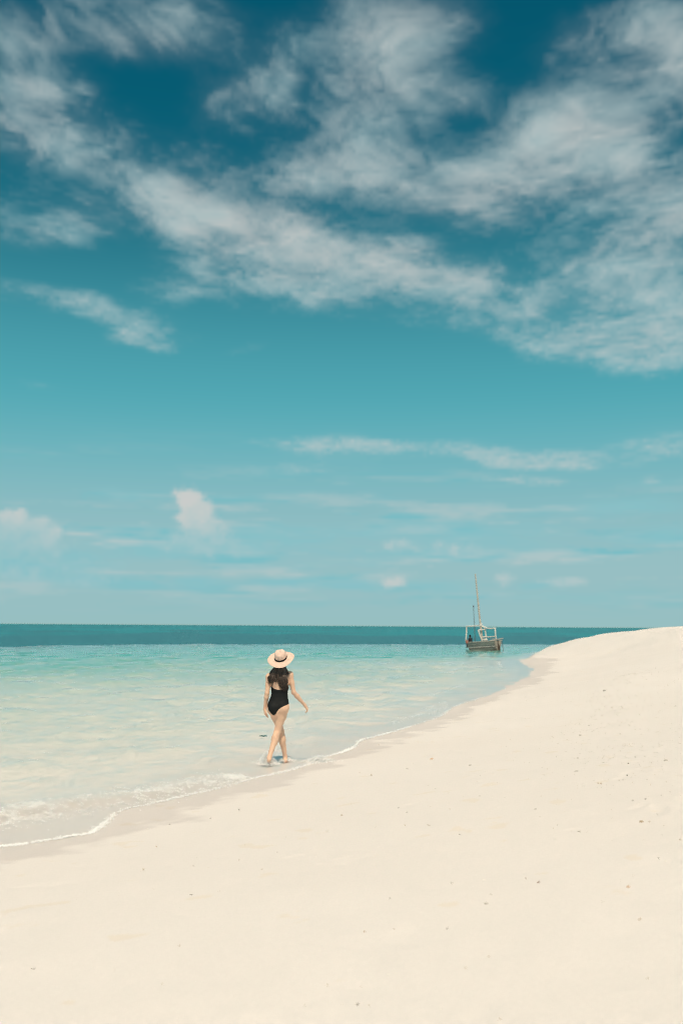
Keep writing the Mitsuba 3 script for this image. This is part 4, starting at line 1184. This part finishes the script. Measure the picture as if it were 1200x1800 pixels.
TONES = {'dark': (0.24, 0.21, 0.18), 'grey': (0.48, 0.44, 0.39), 'tan': (0.47, 0.36, 0.25), 'brown': (0.22, 0.115, 0.07), 'white': (0.85, 0.82, 0.76), 'pale': (0.60, 0.53, 0.44), 'twig': (0.13, 0.10, 0.07), 'shell': (0.62, 0.43, 0.28)}
for k, c in TONES.items():
    scene['scrap_' + k] = {'type': 'twosided', 'b': {'type': 'principled', 'base_color': {'type': 'rgb', 'value': list(c)}, 'roughness': 0.6, 'specular': 0.3}}
KINDS = {'dark': ('pebble', 'tiny dark pebble lying on the pale sand', 'pebble', 'dark pebbles on the sand'), 'grey': ('pebble', 'tiny grey pebble lying on the pale sand', 'pebble', 'grey pebbles on the sand'),
         'tan': ('shell_fragment', 'small tan bit of broken shell on the sand', 'shell fragment', 'tan shell bits on the sand'), 'white': ('seashell', 'small white seashell lying on the sand', 'seashell', 'white seashells on the sand'),
         'pale': ('coral_fragment', 'small pale beige bit of coral on the sand', 'coral', 'pale coral bits on the sand'), 'brown': ('shell_fragment', None, 'shell fragment', None), 'twig': ('twig', None, 'twig', None), 'shell': ('seashell', None, 'seashell', None)}
OWN = {0: 'dark broken twig on the bare sand at the bottom left', 1: 'dark pebble alone on the sand, nearest to the viewer at the bottom edge', 8: 'reddish brown shell fragment right of the middle of the sand',
       14: 'tan and white seashell far right on the sand below the grit', 50: 'pale tan seashell on the smooth sand right of the woman', 26: 'smallest reddish brown shell fragment, just above the larger one'}
count, spots = {}, {}
for i, (x, y, w, kind) in enumerate(SCRAPS):
    base, text, cat, grp = KINDS[kind]
    count[base] = count.get(base, 0) + 1
    key = base if count[base] == 1 else '%s_%03d' % (base, count[base] - 1)
    w = max(w, 0.012) * 0.85
    m = {'white': shell_mesh, 'shell': shell_mesh, 'twig': twig_mesh}.get(kind, pebble_mesh)(w, 100 + i)
    m.apply_transform(trimesh.transformations.rotation_matrix(i * 2.39996, [0, 0, 1]))
    m.apply_translation([x, y, float(height([[x, y]])[0]) + (0.10 * w if kind not in ('white', 'shell', 'twig') else 0.0)])
    put(key, m, 'scrap_' + kind, smooth=50, label=OWN.get(i, cat + ' on the sand'), category=cat)
    if i not in OWN and grp:
        labels[key]['group'] = grp
        r, a = math.hypot(x, y), math.degrees(math.atan2(x, y))
        where = ('near ' if r < 7 else 'middle distance ' if r < 12 else 'far ') + ('left' if a < -3 else 'centre' if a < 8 else 'right')
        spots.setdefault((kind, where), []).append((r, key))
WHAT = {'dark': 'tiny dark pebble', 'grey': 'tiny grey pebble', 'tan': 'small tan shell bit', 'white': 'small white seashell', 'pale': 'small beige coral bit'}
ORDER = ['closest', 'second closest', 'third closest', 'fourth closest', 'fifth closest', 'sixth closest', 'seventh closest', 'eighth closest', 'ninth closest', 'tenth closest', 'eleventh closest', 'twelfth closest', 'thirteenth closest', 'fourteenth closest', 'fifteenth closest', 'sixteenth closest']
for (kind, where), found in spots.items():      # which of them: counted from the viewer within its stretch of sand
    for n_, (r, key) in enumerate(sorted(found)):
        what = WHAT[kind].split(' ', 1)
        labels[key]['label'] = ('only %s on the %s sand' % (WHAT[kind], where)) if len(found) == 1 else '%s %s to the viewer on the %s sand' % (WHAT[kind], ORDER[n_], where)

# grit too fine to count: dense along the old strand line at the right, thin elsewhere
q = np.random.default_rng(91)
tr_ = np.array(TRAIL)
seg = resample(tr_[3:][::-1], 0.05)
pts = seg[q.integers(0, len(seg), 2600)] + q.normal(0, 1, (2600, 2)) * np.array([0.45, 0.6])
spread = np.c_[q.uniform(-3, 9, 9000), q.uniform(4.2, 30, 9000)]
keep = (meshkit.fbm(np.c_[spread * 0.5, 0 * spread[:, :1]], 3, 92) > 0.47) & (q.random(9000) < 0.26)
pts = np.vstack([pts[meshkit.fbm(np.c_[pts * 1.4, 0 * pts[:, :1]], 3, 93) > 0.44], spread[keep]])
pts = pts[base_height(pts) > 0.16]
zz = height(pts)
for n_, (tone, share) in enumerate((('pale', 0.34), ('grey', 0.26), ('white', 0.28), ('tan', 0.12))):
    on = (np.arange(len(pts)) * 0.61803) % 1.0
    lo = (0, 0.34, 0.60, 0.88)[n_]
    sel = (on >= lo) & (on < lo + share)
    rad = q.uniform(0.0025, 0.0065, sel.sum()) * np.clip(np.linalg.norm(pts[sel], axis=1) / 12, 0.7, 1.5)
    put('shell_grit' + ('_%03d' % n_ if n_ else ''), blobs(np.c_[pts[sel], zz[sel] + rad * 0.2], rad, 0.6, seed=200 + n_), 'scrap_' + tone, smooth=False, kind='stuff',
        label={'pale': 'fine beige shell grit scattered over the sand', 'grey': 'fine grey grit scattered over the sand', 'white': 'fine white shell grit scattered over the sand', 'tan': 'fine tan shell grit scattered over the sand'}[tone])
